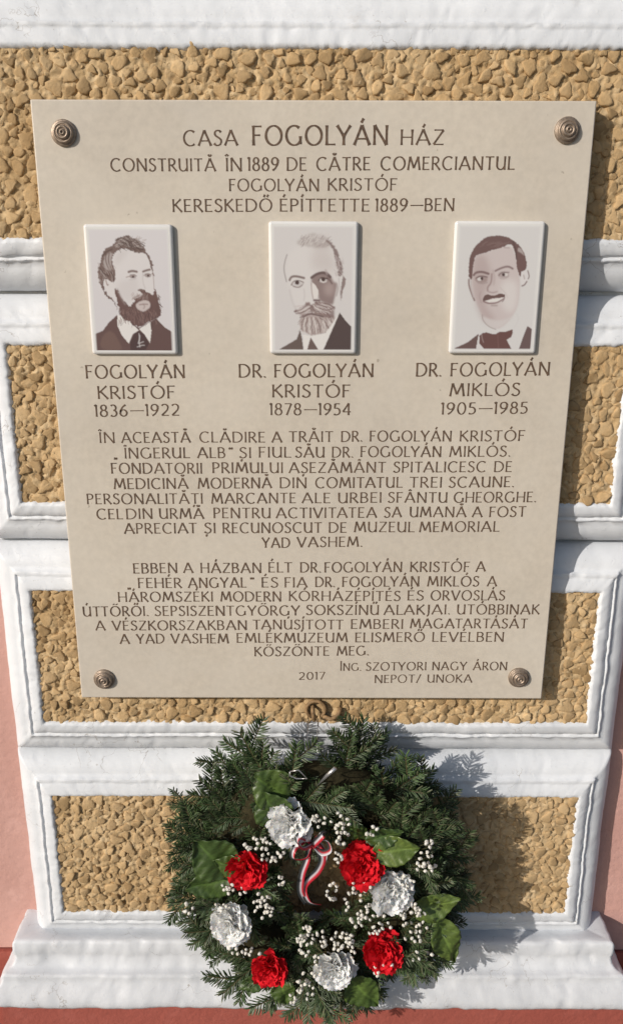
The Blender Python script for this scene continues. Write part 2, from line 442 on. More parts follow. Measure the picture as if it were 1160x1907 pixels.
# ------------------------------------------------------------------ memorial plaque
FY = -0.026
plq = empty('memorial_plaque', (0, 0, 1.17), 'beige limestone memorial plaque with brown lettering and three portrait tiles', 'plaque')
def slab(x0, x1, z0, z1, yf, yb, bev, name, m, parent, rc=0.0, steps=4, shear=None):
    """slab with rounded front edge (bev) and rounded corners (rc)"""
    def outline(ins):
        pts = []
        r = max(rc - ins, 0.0002)
        for (cx, cz, a0) in ((x1 - rc, z1 - rc, 0), (x0 + rc, z1 - rc, 90), (x0 + rc, z0 + rc, 180), (x1 - rc, z0 + rc, 270)):
            for k in range(5):
                a = R(a0 + 22.5 * k)
                pts.append((cx + r * math.cos(a) - (0 if rc > ins else (ins - rc) * (1 if cx > (x0 + x1) / 2 else -1)),
                            cz + r * math.sin(a) - (0 if rc > ins else (ins - rc) * (1 if cz > (z0 + z1) / 2 else -1))))
        return pts
    V = []; n = 20
    rings = [(0, yb)] + [(bev * (1 - math.cos(R(90) * k / steps)), yf + bev * (1 - math.sin(R(90) * k / steps))) for k in range(steps + 1)]
    for ins, y in rings: V += [(x, y, z) for x, z in outline(ins)]
    F = [(L * n + k, L * n + (k + 1) % n, (L + 1) * n + (k + 1) % n, (L + 1) * n + k) for L in range(len(rings) - 1) for k in range(n)]
    F += [tuple(range((len(rings) - 1) * n, len(rings) * n)), tuple(range(n))[::-1]]
    F = [f[::-1] for f in F]
    if shear: V = [shear(v) for v in V]
    me = mesh(name, V, F, True, (m,))
    me.polygons[len(F) - 2].use_smooth = False
    return link(name, me, parent)
slab(-0.2992, 0.3008, 1.1712, 1.8795, FY, -0.0055, 0.0020, 'stone_slab', STONE, plq, 0.0015, 3)

# incised humanist capitals, drawn as flared pen strokes
def arc(cx, cy, rx, ry, a0, a1, n=14):
    return [(cx + rx * math.cos(R(a0 + (a1 - a0) * k / n)), cy + ry * math.sin(R(a0 + (a1 - a0) * k / n))) for k in range(n + 1)]
def ln(*p): return list(p)
GL = {
 'A': (.86, [ln((.03, 0), (.42, 1)), ln((.42, 1), (.84, 0)), ln((.19, .32), (.66, .32))]),
 'B': (.62, [ln((.07, 0), (.07, 1)), [(.07, .97), (.26, .97)] + arc(.28, .75, .22, .22, 88, -90) + [(.1, .53)], [(.1, .53)] + arc(.30, .28, .26, .25, 85, -90) + [(.07, .03)]]),
 'C': (.80, [arc(.46, .5, .41, .49, 50, 310, 22)]),
 'D': (.82, [ln((.07, 0), (.07, 1)), [(.07, .97), (.24, .97)] + arc(.30, .5, .46, .47, 88, -88, 18) + [(.07, .03)]]),
 'E': (.54, [ln((.07, 0), (.07, 1)), ln((.07, .96), (.50, .96)), ln((.07, .52), (.43, .52)), ln((.07, .04), (.52, .04))]),
 'F': (.52, [ln((.07, 0), (.07, 1)), ln((.07, .96), (.50, .96)), ln((.07, .52), (.42, .52))]),
 'G': (.88, [arc(.46, .5, .41, .49, 50, 322, 22), ln((.79, .46), (.79, .06))]),
 'H': (.76, [ln((.07, 0), (.07, 1)), ln((.69, 0), (.69, 1)), ln((.07, .5), (.69, .5))]),
 'I': (.16, [ln((.08, 0), (.08, 1))]),
 'J': (.26, [[(.17, 1), (.17, .12), (.13, -.08), (.02, -.16)]]),
 'K': (.66, [ln((.07, 0), (.07, 1)), ln((.60, 1), (.12, .50)), ln((.20, .58), (.66, 0))]),
 'L': (.52, [ln((.07, 0), (.07, 1)), ln((.07, .04), (.52, .04))]),
 'M': (.98, [ln((.05, 0), (.18, 1)), ln((.18, 1), (.48, .16)), ln((.48, .16), (.79, 1)), ln((.79, 1), (.93, 0))]),
 'N': (.80, [ln((.08, 0), (.08, 1)), ln((.08, 1), (.72, 0)), ln((.72, 0), (.72, 1))]),
 'O': (.92, [arc(.46, .5, .41, .49, 90, 450, 28)]),
 'P': (.56, [ln((.07, 0), (.07, 1)), [(.07, .97), (.24, .97)] + arc(.26, .72, .25, .25, 88, -90) + [(.09, .46)]]),
 'R': (.64, [ln((.07, 0), (.07, 1)), [(.07, .97), (.24, .97)] + arc(.26, .73, .24, .24, 88, -90) + [(.09, .49)], ln((.26, .48), (.63, 0))]),
 'S': (.54, [[(.48, .86), (.40, .95), (.29, .985), (.17, .96), (.09, .87), (.08, .75), (.14, .64), (.27, .55), (.40, .46), (.48, .36), (.49, .23), (.43, .10), (.31, .02), (.18, .02), (.08, .08), (.03, .16)]]),
 'T': (.66, [ln((.01, .96), (.65, .96)), ln((.33, .96), (.33, 0))]),
 'U': (.74, [[(.08, 1), (.08, .42)] + arc(.36, .34, .28, .32, 180, 320, 12)[1:] + [(.64, .22)], ln((.66, 1), (.66, 0))]),
 'V': (.78, [ln((.02, 1), (.39, 0)), ln((.39, 0), (.76, 1))]),
 'Y': (.74, [ln((.02, 1), (.37, .45)), ln((.72, 1), (.37, .45)), ln((.37, .45), (.37, 0))]),
 'Z': (.66, [ln((.06, .96), (.61, .96)), ln((.61, .96), (.04, .04)), ln((.04, .04), (.63, .04))]),
 '0': (.66, [arc(.33, .5, .27, .49, 90, 450, 24)]),
 '1': (.24, [ln((.15, 0), (.15, 1)), ln((.15, 1), (.02, .90))]),
 '2': (.60, [arc(.28, .72, .24, .26, 150, -20, 10) + [(.45, .48), (.06, .04)], ln((.06, .04), (.56, .04))]),
 '3': (.54, [arc(.25, .74, .20, .24, 140, -85, 12), arc(.25, .27, .24, .26, 85, -140, 12)]),
 '4': (.64, [ln((.46, 0), (.46, 1)), ln((.46, 1), (.03, .28)), ln((.03, .28), (.62, .28))]),
 '5': (.54, [ln((.13, .96), (.48, .96)), [(.13, .96), (.10, .58)] + arc(.22, .31, .27, .29, 80, -130, 12)]),
 '6': (.60, [[(.47, .98), (.26, .80), (.09, .50), (.06, .30)] + arc(.30, .29, .24, .27, 180, 520, 20)]),
 '7': (.56, [ln((.04, .96), (.53, .96)), ln((.53, .96), (.18, 0))]),
 '8': (.58, [arc(.29, .76, .19, .22, -90, 270, 18), arc(.29, .27, .24, .26, 90, 450, 20)]),
 '9': (.60, [arc(.30, .71, .24, .27, 0, 340, 20), [(.54, .70), (.50, .45), (.32, .18), (.12, .02)]]),
 '.': (.14, [ln((.05, .0), (.09, .09))]),
 '-': (1.10, [ln((.06, .46), (1.04, .46))]),
 '/': (.46, [ln((.02, -.05), (.42, 1.02))]),
 '„': (.34, [ln((.10, .10), (.04, -.10)), ln((.26, .10), (.20, -.10))]),
 '"': (.34, [ln((.06, .98), (.11, .80)), ln((.22, .98), (.27, .80))]),
}
ACC = {'acute': [ln((.52, 1.34), (.40, 1.12))], 'dac': [ln((.38, 1.32), (.30, 1.12)), ln((.62, 1.32), (.52, 1.12))],
       'dia': [ln((.31, 1.24), (.35, 1.15)), ln((.57, 1.24), (.61, 1.15))],
       'bre': [[(.33, 1.30), (.39, 1.17), (.49, 1.17), (.55, 1.30)]], 'cir': [[(.33, 1.13), (.43, 1.27), (.53, 1.13)]],
       'com': [[(.32, -.10), (.34, -.20), (.26, -.30)]]}
COMP = {'Á': ('A', 'acute'), 'É': ('E', 'acute'), 'Í': ('I', 'acute'), 'Ó': ('O', 'acute'), 'Ú': ('U', 'acute'), 'Ő': ('O', 'dac'), 'Ű': ('U', 'dac'),
        'Ö': ('O', 'dia'), 'Ü': ('U', 'dia'), 'Ă': ('A', 'bre'), 'Â': ('A', 'cir'), 'Î': ('I', 'cir'), 'Ş': ('S', 'com'), 'Ț': ('T', 'com')}
lift = [0]
def word(mb, text, xl, xr, bl, br, cap, sc_first=1.0):
    L = P(xl, bl, FY); Rr = P(xr, br, FY); U = (P((xl + xr) / 2, (bl + br) / 2 - cap, FY) - P((xl + xr) / 2, (bl + br) / 2, FY)).length
    up = Vector((0, 0, 1)); items = []; x = 0.0
    for ci, ch in enumerate(text):
        b_, ac = COMP.get(ch, (ch, None)); w, st = GL[b_]; k = sc_first if ci == 0 else 1.0
        for s_ in st: items.append([(x + px * k, pz * k) for px, pz in s_])
        if ac:
            for s_ in ACC[ac]: items.append([(x + (px - .43) + w / 2 + (0.0 if b_ != 'A' else -.01), pz) for px, pz in s_])
        x += w * k + (.155 if ch not in '-' else .04)
        if ch in 'LTA' and ci + 1 < len(text) and text[ci + 1] in 'YTVÁA': x -= .08
    total = x - .155
    ax = (Rr - L) / total
    for pts in items:
        W = [L + ax * px + up * (pz * U) for px, pz in pts]
        # resample
        if len(W) == 2: W = [W[0].lerp(W[1], t) for t in (0, .10, .26, .5, .74, .90, 1)]
        n = len(W); lift[0] = (lift[0] + 1) % 24
        y = FY - 0.00015 - lift[0] * 0.000008
        cum = [0]
        for a, b in zip(W, W[1:]): cum.append(cum[-1] + (b - a).length)
        closed = (W[0] - W[-1]).length < U * 0.02
        V = []; 
        for i, p in enumerate(W):
            t = (W[1] - W[-2]) if closed and i in (0, n - 1) else (W[min(i + 1, n - 1)] - W[max(i - 1, 0)])
            t.normalize()
            nib = abs(t.z * 0.80 - t.x * 0.45 * (1 if t.z >= 0 else -1)) if False else abs(t.z) * 0.75 + (0.25 if t.x * t.z < 0 else 0.0)
            wd = U * (0.072 + 0.078 * min(1, nib))
            if not closed:
                e = min(cum[i], cum[-1] - cum[i]) / U
                wd *= 1 + 0.38 * max(0, 1 - e / 0.22) ** 1.5
            nrm = Vector((-t.z, 0, t.x)) * wd / 2
            V += [(p.x + nrm.x, y, p.z + nrm.z), (p.x - nrm.x, y, p.z - nrm.z)]
        F = [(2 * i, 2 * i + 2, 2 * i + 3, 2 * i + 1) for i in range(n - 1)]
        mb.add(V, F)
LINES = [
 [('CASA', 342, 443, 272, 271, 29), ('FOGOLYÁN', 470, 722, 271, 270, 37), ('HÁZ', 745, 826, 270, 270, 29)],
 [('CONSTRUITĂ', 207, 402, 319, 319, 24), ('ÎN', 421, 451, 319, 319, 25), ('1889', 461, 519, 318, 318, 25), ('DE', 534, 571, 318, 318, 25), ('CĂTRE', 589, 689, 318, 317, 25), ('COMERCIANTUL', 708, 957, 317, 316, 25)],
 [('FOGOLYÁN', 427, 594, 356, 356, 23), ('KRISTÓF', 610, 739, 355, 355, 23)],
 [('KERESKEDŐ', 322, 507, 395, 394, 24), ('ÉPÍTTETTE', 521, 688, 394, 394, 24), ('1889-BEN', 698, 845, 394, 393, 24)],
 [('FOGOLYÁN', 161, 345, 705, 704, 25)], [('KRISTÓF', 183, 327, 743, 742, 24)], [('1836-1922', 177, 335, 776, 774, 22)],
 [('DR.', 445, 495, 703, 703, 25), ('FOGOLYÁN', 511, 695, 703, 702, 25)], [('KRISTÓF', 507, 652, 740, 740, 24)], [('1878-1954', 502, 653, 773, 773, 22)],
 [('DR.', 774, 821, 701, 701, 25), ('FOGOLYÁN', 838, 1022, 701, 699, 25)], [('MIKLÓS', 836, 967, 738, 737, 24)], [('1905-1985', 820, 981, 772, 770, 22)],
 [('ÎN', 186, 215, 825, 825, 20), ('ACEASTĂ', 227, 355, 825, 824, 20), ('CLĂDIRE', 372, 494, 824, 824, 20), ('A', 506, 525, 824, 824, 20), ('TRĂIT', 538, 620, 823, 823, 20), ('DR.', 635, 674, 823, 822, 20), ('FOGOLYÁN', 688, 840, 822, 822, 20), ('KRISTÓF', 855, 976, 822, 821, 20)],
 [('„', 213, 220, 854, 854, 20), ('ÎNGERUL', 233, 354, 854, 853, 20), ('ALB', 368, 420, 853, 853, 20), ('"', 426, 435, 853, 853, 20), ('ŞI', 446, 468, 853, 853, 20), ('FIUL', 482, 542, 852, 852, 20), ('SĂU', 550, 604, 852, 852, 20), ('DR.', 618, 657, 852, 852, 20), ('FOGOLYÁN', 671, 821, 851, 851, 20), ('MIKLÓS.', 836, 949, 851, 850, 20)],
 [('FONDATORII', 208, 377, 882, 882, 20), ('PRIMULUI', 396, 527, 881, 881, 20), ('AŞEZĂMÂNT', 538, 718, 881, 880, 20), ('SPITALICESC', 732, 904, 880, 879, 20), ('DE', 919, 952, 879, 879, 20)],
 [('MEDICINĂ', 213, 351, 911, 910, 20), ('MODERNĂ', 369, 506, 910, 909, 20), ('DIN', 521, 571, 909, 909, 20), ('COMITATUL', 587, 749, 909, 908, 20), ('TREI', 762, 822, 908, 908, 20), ('SCAUNE.', 835, 956, 908, 907, 20)],
 [('PERSONALITĂȚI', 163, 378, 939, 938, 19.5), ('MARCANTE', 394, 551, 938, 937, 19.5), ('ALE', 562, 615, 937, 937, 19.5), ('URBEI', 629, 710, 937, 936, 19.5), ('SFÂNTU', 722, 832, 936, 936, 19.5), ('GHEORGHE.', 844, 997, 936, 935, 19.5)],
 [('CEL', 181, 230, 967, 967, 19.5), ('DIN', 236, 285, 967, 966, 19.5), ('URMĂ', 297, 380, 966, 966, 19.5), ('PENTRU', 398, 504, 965, 965, 19.5), ('ACTIVITATEA', 514, 701, 965, 964, 19.5), ('SA', 715, 747, 964, 963, 19.5), ('UMANĂ', 762, 867, 963, 963, 19.5), ('A', 878, 897, 963, 963, 19.5), ('FOST', 910, 978, 963, 962, 19.5)],
 [('APRECIAT', 232, 367, 994, 993, 19.5), ('ŞI', 381, 402, 993, 993, 19.5), ('RECUNOSCUT', 415, 599, 993, 992, 19.5), ('DE', 612, 645, 992, 992, 19.5), ('MUZEUL', 659, 771, 991, 991, 19.5), ('MEMORIAL', 780, 929, 991, 990, 19.5)],
 [('YAD', 488, 540, 1020, 1020, 19), ('VASHEM.', 553, 674, 1019, 1018, 19)],
 [('EBBEN', 249, 331, 1068, 1067, 19), ('A', 342, 360, 1067, 1067, 19), ('HÁZBAN', 374, 487, 1067, 1067, 19), ('ÉLT', 500, 544, 1066, 1066, 19), ('DR.', 559, 597, 1066, 1066, 19), ('FOGOLYÁN', 604, 748, 1066, 1065, 19), ('KRISTÓF', 763, 874, 1065, 1065, 19), ('A', 885, 903, 1065, 1064, 19)],
 [('„', 238, 245, 1096, 1096, 19), ('FEHÉR', 258, 339, 1095, 1095, 19), ('ANGYAL', 351, 459, 1095, 1094, 19), ('"', 466, 474, 1094, 1094, 19), ('ÉS', 487, 518, 1094, 1094, 19), ('FIA', 530, 572, 1094, 1094, 19), ('DR.', 587, 623, 1093, 1093, 19), ('FOGOLYÁN', 637, 780, 1093, 1092, 19), ('MIKLÓS', 795, 891, 1092, 1092, 19), ('A', 906, 924, 1092, 1092, 19)],
 [('HÁROMSZÉKI', 221, 397, 1121, 1120, 18.5), ('MODERN', 411, 524, 1120, 1120, 18.5), ('KÓRHÁZÉPÍTÉS', 538, 745, 1119, 1119, 18.5), ('ÉS', 758, 788, 1118, 1118, 18.5), ('ORVOSLÁS', 801, 939, 1118, 1118, 18.5)],
 [('ÚTTÖRŐI.', 155.5, 277, 1148, 1147, 18.5), ('SEPSISZENTGYÖRGY', 289, 558, 1147, 1146, 18.5), ('SOKSZÍNŰ', 570, 705, 1145, 1145, 18.5), ('ALAKJAI.', 714, 837, 1145, 1144, 18.5), ('UTÓBBINAK', 850, 1003, 1144, 1144, 18.5)],
 [('A', 179, 197, 1174, 1174, 18), ('VÉSZKORSZAKBAN', 210, 460, 1174, 1173, 18), ('TANÚSÍTOTT', 471, 639, 1172, 1172, 18), ('EMBERI', 653, 750, 1171, 1171, 18), ('MAGATARTÁSÁT', 763, 981, 1170, 1170, 18)],
 [('A', 224, 242, 1199, 1199, 18), ('YAD', 255, 307, 1199, 1198, 18), ('VASHEM', 319, 426, 1198, 1198, 18), ('EMLÉKMÚZEUM', 441, 647, 1197, 1196, 18), ('ELISMERŐ', 661, 790, 1196, 1195, 18), ('LEVÉLBEN', 804, 937, 1195, 1195, 18)],
 [('KÖSZÖNTE', 474, 613, 1222, 1221, 17.5), ('MEG.', 627, 686, 1221, 1220, 17.5)],
 [('ING.', 633, 672, 1249, 1249, 14), ('SZOTYORI', 681, 793, 1249, 1248, 15.5), ('NAGY', 804, 868, 1248, 1248, 15.5), ('ÁRON', 880, 943, 1248, 1248, 15.5)],
 [('NEPOT/', 697, 783, 1272, 1271, 15), ('UNOKA', 795, 878, 1271, 1271, 15)],
 [('2017', 556, 605, 1266, 1265, 14)],
]
for L in LINES:
    mb = MB()
    for w_ in L: word(mb, *w_, sc_first=1.3 if w_[0] == 'ING.' else 1.0)
    mb.build('inscription_line', INK, plq, False)

# bronze rosette caps
def rosette(px, py):
    c = P(px, py, FY); n = 28; r0 = 0.0136
    prof = [(1.0, 0.0), (1.0, 0.16), (0.93, 0.24), (0.84, 0.22), (0.80, 0.30), (0.76, 0.46), (0.68, 0.52), (0.60, 0.47), (0.56, 0.42), (0.52, 0.56), (0.46, 0.68), (0.38, 0.70), (0.31, 0.62), (0.27, 0.56), (0.23, 0.66), (0.16, 0.74), (0.10, 0.72), (0.06, 0.58), (0.0, 0.55)]
    V = []; F = []
    for r, h in prof: V += [(c.x + r0 * r * math.cos(2 * math.pi * k / n), FY - h * 0.0125, c.z + r0 * r * math.sin(2 * math.pi * k / n)) for k in range(n)]
    for L_ in range(len(prof) - 1): F += [(L_ * n + k, (L_ + 1) * n + k, (L_ + 1) * n + (k + 1) % n, L_ * n + (k + 1) % n) for k in range(n)]
    link('fixing_rosette', mesh('fixing_rosette', V, F, True, (BRONZE,)), plq)
for q in ((120, 248), (1055, 243), (195, 1264), (965, 1261)): rosette(*q)

# ------------------------------------------------------------------ portraits fired on porcelain tiles
def homog(src, dst):
    A = []
    for (x, y), (u, v) in zip(src, dst):
        A.append([x, y, 1, 0, 0, 0, -u * x, -u * y]); A.append([0, 0, 0, x, y, 1, -v * x, -v * y])
    b = np.array([c for uv in dst for c in uv], float)
    h = np.linalg.solve(np.array(A, float), b); return np.append(h, 1).reshape(3, 3)
PW, PH = 148, 212
class Print:
    def __init__(s, corners, bgc):
        s.H = homog(corners, [(0, 0), (PW, 0), (PW, PH), (0, PH)])
        s.im = np.ones((PH + 1, PW + 1, 3)) * np.array(bgc)
        s.yy, s.xx = np.mgrid[0:PH + 1, 0:PW + 1].astype(float)
        s.rs = np.random.RandomState(4)
    def m(s, pts):
        q = np.array([[x, y, 1] for x, y in pts]) @ s.H.T
        return q[:, :2] / q[:, 2:3]
    def blur(s, a, n):
        k = 1 if n < 10 else 3
        for _ in range(n if n < 10 else n // 2):
            p = np.pad(a, k, mode='edge')
            a = (p[:-2*k, k:-k] + p[2*k:, k:-k] + p[k:-k, :-2*k] + p[k:-k, 2*k:] + 2 * a) / 6
        return a
    def put(s, mask, col, op):
        s.im = s.im * (1 - mask[..., None] * op) + np.array(col) * (mask[..., None] * op)
    def chaikin(s, q, closed):
        out = [] if closed else [q[0]]; n = len(q)
        for i in range(n if closed else n - 1):
            a, b = q[i], q[(i + 1) % n]; out += [a * .75 + b * .25, a * .25 + b * .75]
        if not closed: out.append(q[-1])
        return np.array(out)
    def poly(s, pts, col, soft=1, op=1.0, rag=0.0):
        q = s.m(pts)
        if soft >= 2 or rag: q = s.chaikin(s.chaikin(q, True), True)
        if rag: xx = s.xx + s.blur(s.rs.randn(*s.xx.shape), 2) * rag; yy = s.yy + s.blur(s.rs.randn(*s.xx.shape), 2) * rag
        else: xx, yy = s.xx, s.yy
        ins = np.zeros_like(xx, bool); j = len(q) - 1
        for i in range(len(q)):
            xi, yi, xj, yj = q[i][0], q[i][1], q[j][0], q[j][1]
            if yi != yj: ins ^= ((yi > yy) != (yj > yy)) & (xx < (xj - xi) * (yy - yi) / (yj - yi) + xi)
            j = i
        s.put(s.blur(ins.astype(float), soft), col, op)
    def line(s, pts, w, col, soft=1, op=1.0):
        q = s.m(pts); q = s.chaikin(s.chaikin(q, False), False) if len(q) > 2 else q; d = np.full_like(s.xx, 1e9); k = w * 0.165 / 2
        for a, b in zip(q, q[1:]):
            ab = b - a; t = np.clip(((s.xx - a[0]) * ab[0] + (s.yy - a[1]) * ab[1]) / (ab @ ab + 1e-9), 0, 1)
            d = np.minimum(d, np.hypot(s.xx - a[0] - t * ab[0], s.yy - a[1] - t * ab[1]))
        s.put(s.blur(np.clip(k - d + 0.5, 0, 1), soft), col, op)
    def dot(s, x, y, rx, ry, col, soft=1, op=1.0):
        s.poly([(x + rx * math.cos(a / 10 * math.pi), y + ry * math.sin(a / 10 * math.pi)) for a in range(20)], col, soft, op)
    def hairs(s, x0, x1, y0, y1, n, ln_, ang, col, w=5, op=0.5, fan=0.0):
        for _ in range(n):
            x = s.rs.uniform(x0, x1); y = s.rs.uniform(y0, y1); a = ang + s.rs.uniform(-.45, .45) + fan * (x - (x0 + x1) / 2) / (x1 - x0)
            s.line([(x, y), (x + ln_ * math.cos(a), y + ln_ * math.sin(a))], w, col, 0, op)
    def mask_cut(s): pass
DK = (0.120, 0.074, 0.070); DK2 = (0.075, 0.048, 0.048); BGC = (0.58, 0.56, 0.575); LT = (0.60, 0.575, 0.575); MD = (0.30, 0.235, 0.225); WHP = (0.66, 0.64, 0.62)

def portrait_bearded():
    p = Print([(125, 118), (1022, 108), (1068, 1475), (213, 1482)], BGC)
    p.poly([(400, 440), (440, 370), (520, 335), (670, 375), (760, 380), (820, 470), (860, 670), (855, 860), (740, 1100), (520, 1100), (430, 900), (310, 800), (310, 690), (430, 700)], LT, 5, .8)
    p.poly([(560, 700), (680, 640), (700, 800), (640, 900), (560, 950), (480, 850), (440, 720)], (.52, .49, .49), 12, .6)
    p.poly([(430, 400), (520, 345), (600, 360), (540, 430), (430, 560)], (.50, .47, .47), 10, .6)
    p.poly([(205, 1300), (290, 1265), (360, 1170), (450, 1085), (480, 1100), (690, 1225), (825, 1150), (880, 1120), (980, 1220), (1060, 1270), (1070, 1478), (213, 1482)], DK, 1)
    p.poly([(290, 1300), (400, 1250), (480, 1400), (520, 1480), (240, 1480)], (0.17, .11, .095), 6, .7)
    p.poly([(455, 1080), (452, 1200), (500, 1310), (578, 1405), (620, 1300), (690, 1255), (560, 1130)], WHP, 1)
    p.poly([(690, 1240), (820, 1155), (828, 1260), (812, 1395), (745, 1290)], WHP, 1)
    p.poly([(590, 1390), (640, 1290), (690, 1260), (750, 1300), (800, 1400), (760, 1480), (600, 1480)], DK2, 1)
    for q in ([(690, 1290), (700, 1350), (680, 1400)], [(690, 1400), (740, 1380)], [(670, 1440), (720, 1420), (750, 1420)], [(700, 1310), (690, 1380), (700, 1440)]): p.line(q, 9, LT, 1, .7)
    hair = [(235, 620), (250, 530), (278, 500), (285, 400), (330, 345), (430, 290), (450, 222), (530, 205), (590, 192), (640, 225), (690, 238), (740, 300), (800, 400), (850, 490), (852, 590), (866, 670), (845, 620), (815, 470), (760, 380), (670, 382), (590, 352), (520, 335), (440, 370), (400, 440), (400, 530), (442, 590), (435, 660), (420, 738), (310, 680), (300, 760), (330, 850), (400, 905), (440, 960), (455, 1050), (440, 1000), (410, 930), (330, 880), (270, 760)]
    p.poly(hair, (0.15, .105, .10), 1, 1, 2.0)
    p.poly([(300, 470), (340, 400), (410, 380), (385, 480), (400, 560), (360, 600), (310, 560)], (0.40, .36, .355), 3, .8, 2)
    for q in ([(330, 400), (330, 500), (370, 580)], [(370, 390), (355, 480), (385, 560)], [(300, 520), (330, 610), (400, 640)]): p.line(q, 13, DK, 1, .8)
    p.hairs(440, 740, 230, 330, 70, 45, -.6, (.36, .31, .30), 8, .55); p.hairs(440, 740, 230, 350, 60, 45, .7, DK2, 7, .6); p.hairs(240, 420, 500, 700, 50, 40, 1.3, (.34, .29, .28), 7, .5)
    for q in ([(440, 250), (500, 215), (560, 230), (600, 290)], [(560, 200), (610, 240), (620, 320)], [(640, 230), (690, 270), (730, 340)], [(470, 300), (540, 260), (600, 330)], [(290, 430), (330, 380), (400, 350)], [(260, 560), (300, 620), (360, 650)], [(380, 600), (410, 640), (420, 700)], [(600, 300), (660, 330), (740, 350)]): p.line(q, 15, DK2, 1, .75)
    for q in ([(500, 240), (560, 260), (590, 320)], [(650, 280), (700, 320), (735, 330)], [(430, 310), (480, 280), (520, 290)], [(270, 590), (310, 650), (330, 670)]): p.line(q, 9, (.42, .38, .37), 1, .6)
    p.poly([(310, 690), (350, 690), (420, 742), (425, 880), (375, 890), (325, 800)], LT, 1)
    p.line([(330, 700), (345, 760), (355, 745)], 12, MD, 1)
    beard = [(425, 780), (465, 810), (490, 890), (550, 950), (590, 990), (625, 960), (650, 900), (700, 880), (745, 845), (700, 815), (685, 800), (740, 795), (800, 830), (855, 870), (862, 765), (895, 850), (915, 950), (938, 1010), (930, 1090), (880, 1125), (820, 1155), (760, 1180), (690, 1228), (600, 1170), (500, 1120), (470, 1020), (440, 900)]
    p.poly(beard, (0.13, .078, .074), 1, 1, 2.2)
    p.hairs(470, 900, 1000, 1150, 110, 45, 1.4, (.21, .14, .13), 7, .55); p.hairs(470, 900, 950, 1180, 80, 45, 1.7, DK2, 6, .5)
    p.poly([(655, 965), (700, 930), (760, 912), (812, 930), (822, 985), (790, 1020), (742, 1048), (690, 1028), (662, 1000)], (.50, .44, .43), 2)
    p.line([(700, 968), (745, 960), (790, 962)], 14, MD, 1)
    p.line([(582, 602), (620, 588), (672, 598)], 24, (.19, .145, .14), 1); p.line([(742, 596), (775, 582), (818, 572)], 22, (.19, .145, .14), 1)
    p.dot(628, 655, 36, 20, (.33, .29, .29), 1); p.dot(630, 655, 13, 14, DK2, 1); p.line([(555, 662), (590, 650), (650, 632)], 9, MD, 1)
    p.dot(795, 642, 34, 20, (.33, .29, .29), 1); p.dot(800, 640, 13, 14, DK2, 1); p.line([(750, 640), (790, 618), (822, 628)], 9, MD, 1)
    p.line([(740, 610), (735, 700), (765, 790)], 10, (.45, .42, .42), 2, .8); p.line([(690, 806), (715, 798), (742, 808)], 18, (.17, .12, .115), 1)
    p.line([(850, 600), (858, 680), (862, 790)], 8, MD, 1, .8)
    p.line([(590, 690), (630, 690), (665, 675)], 7, (.4, .36, .36), 1, .7); p.line([(600, 635), (640, 630), (668, 645)], 11, (.2, .16, .16), 1, .8); p.line([(765, 625), (800, 618), (830, 630)], 11, (.2, .16, .16), 1, .8)
    p.line([(455, 800), (500, 900), (540, 960)], 26, (.28, .23, .225), 3, .5); p.line([(630, 900), (660, 880), (700, 860)], 16, (.2, .15, .14), 1, .7); p.line([(740, 960), (760, 985), (745, 1010)], 14, (.28, .22, .21), 1, .7)
    p.hairs(620, 800, 830, 890, 40, 35, 1.9, (.30, .23, .22), 6, .5); p.hairs(880, 930, 850, 1050, 30, 40, 1.1, DK, 7, .7)
    return p
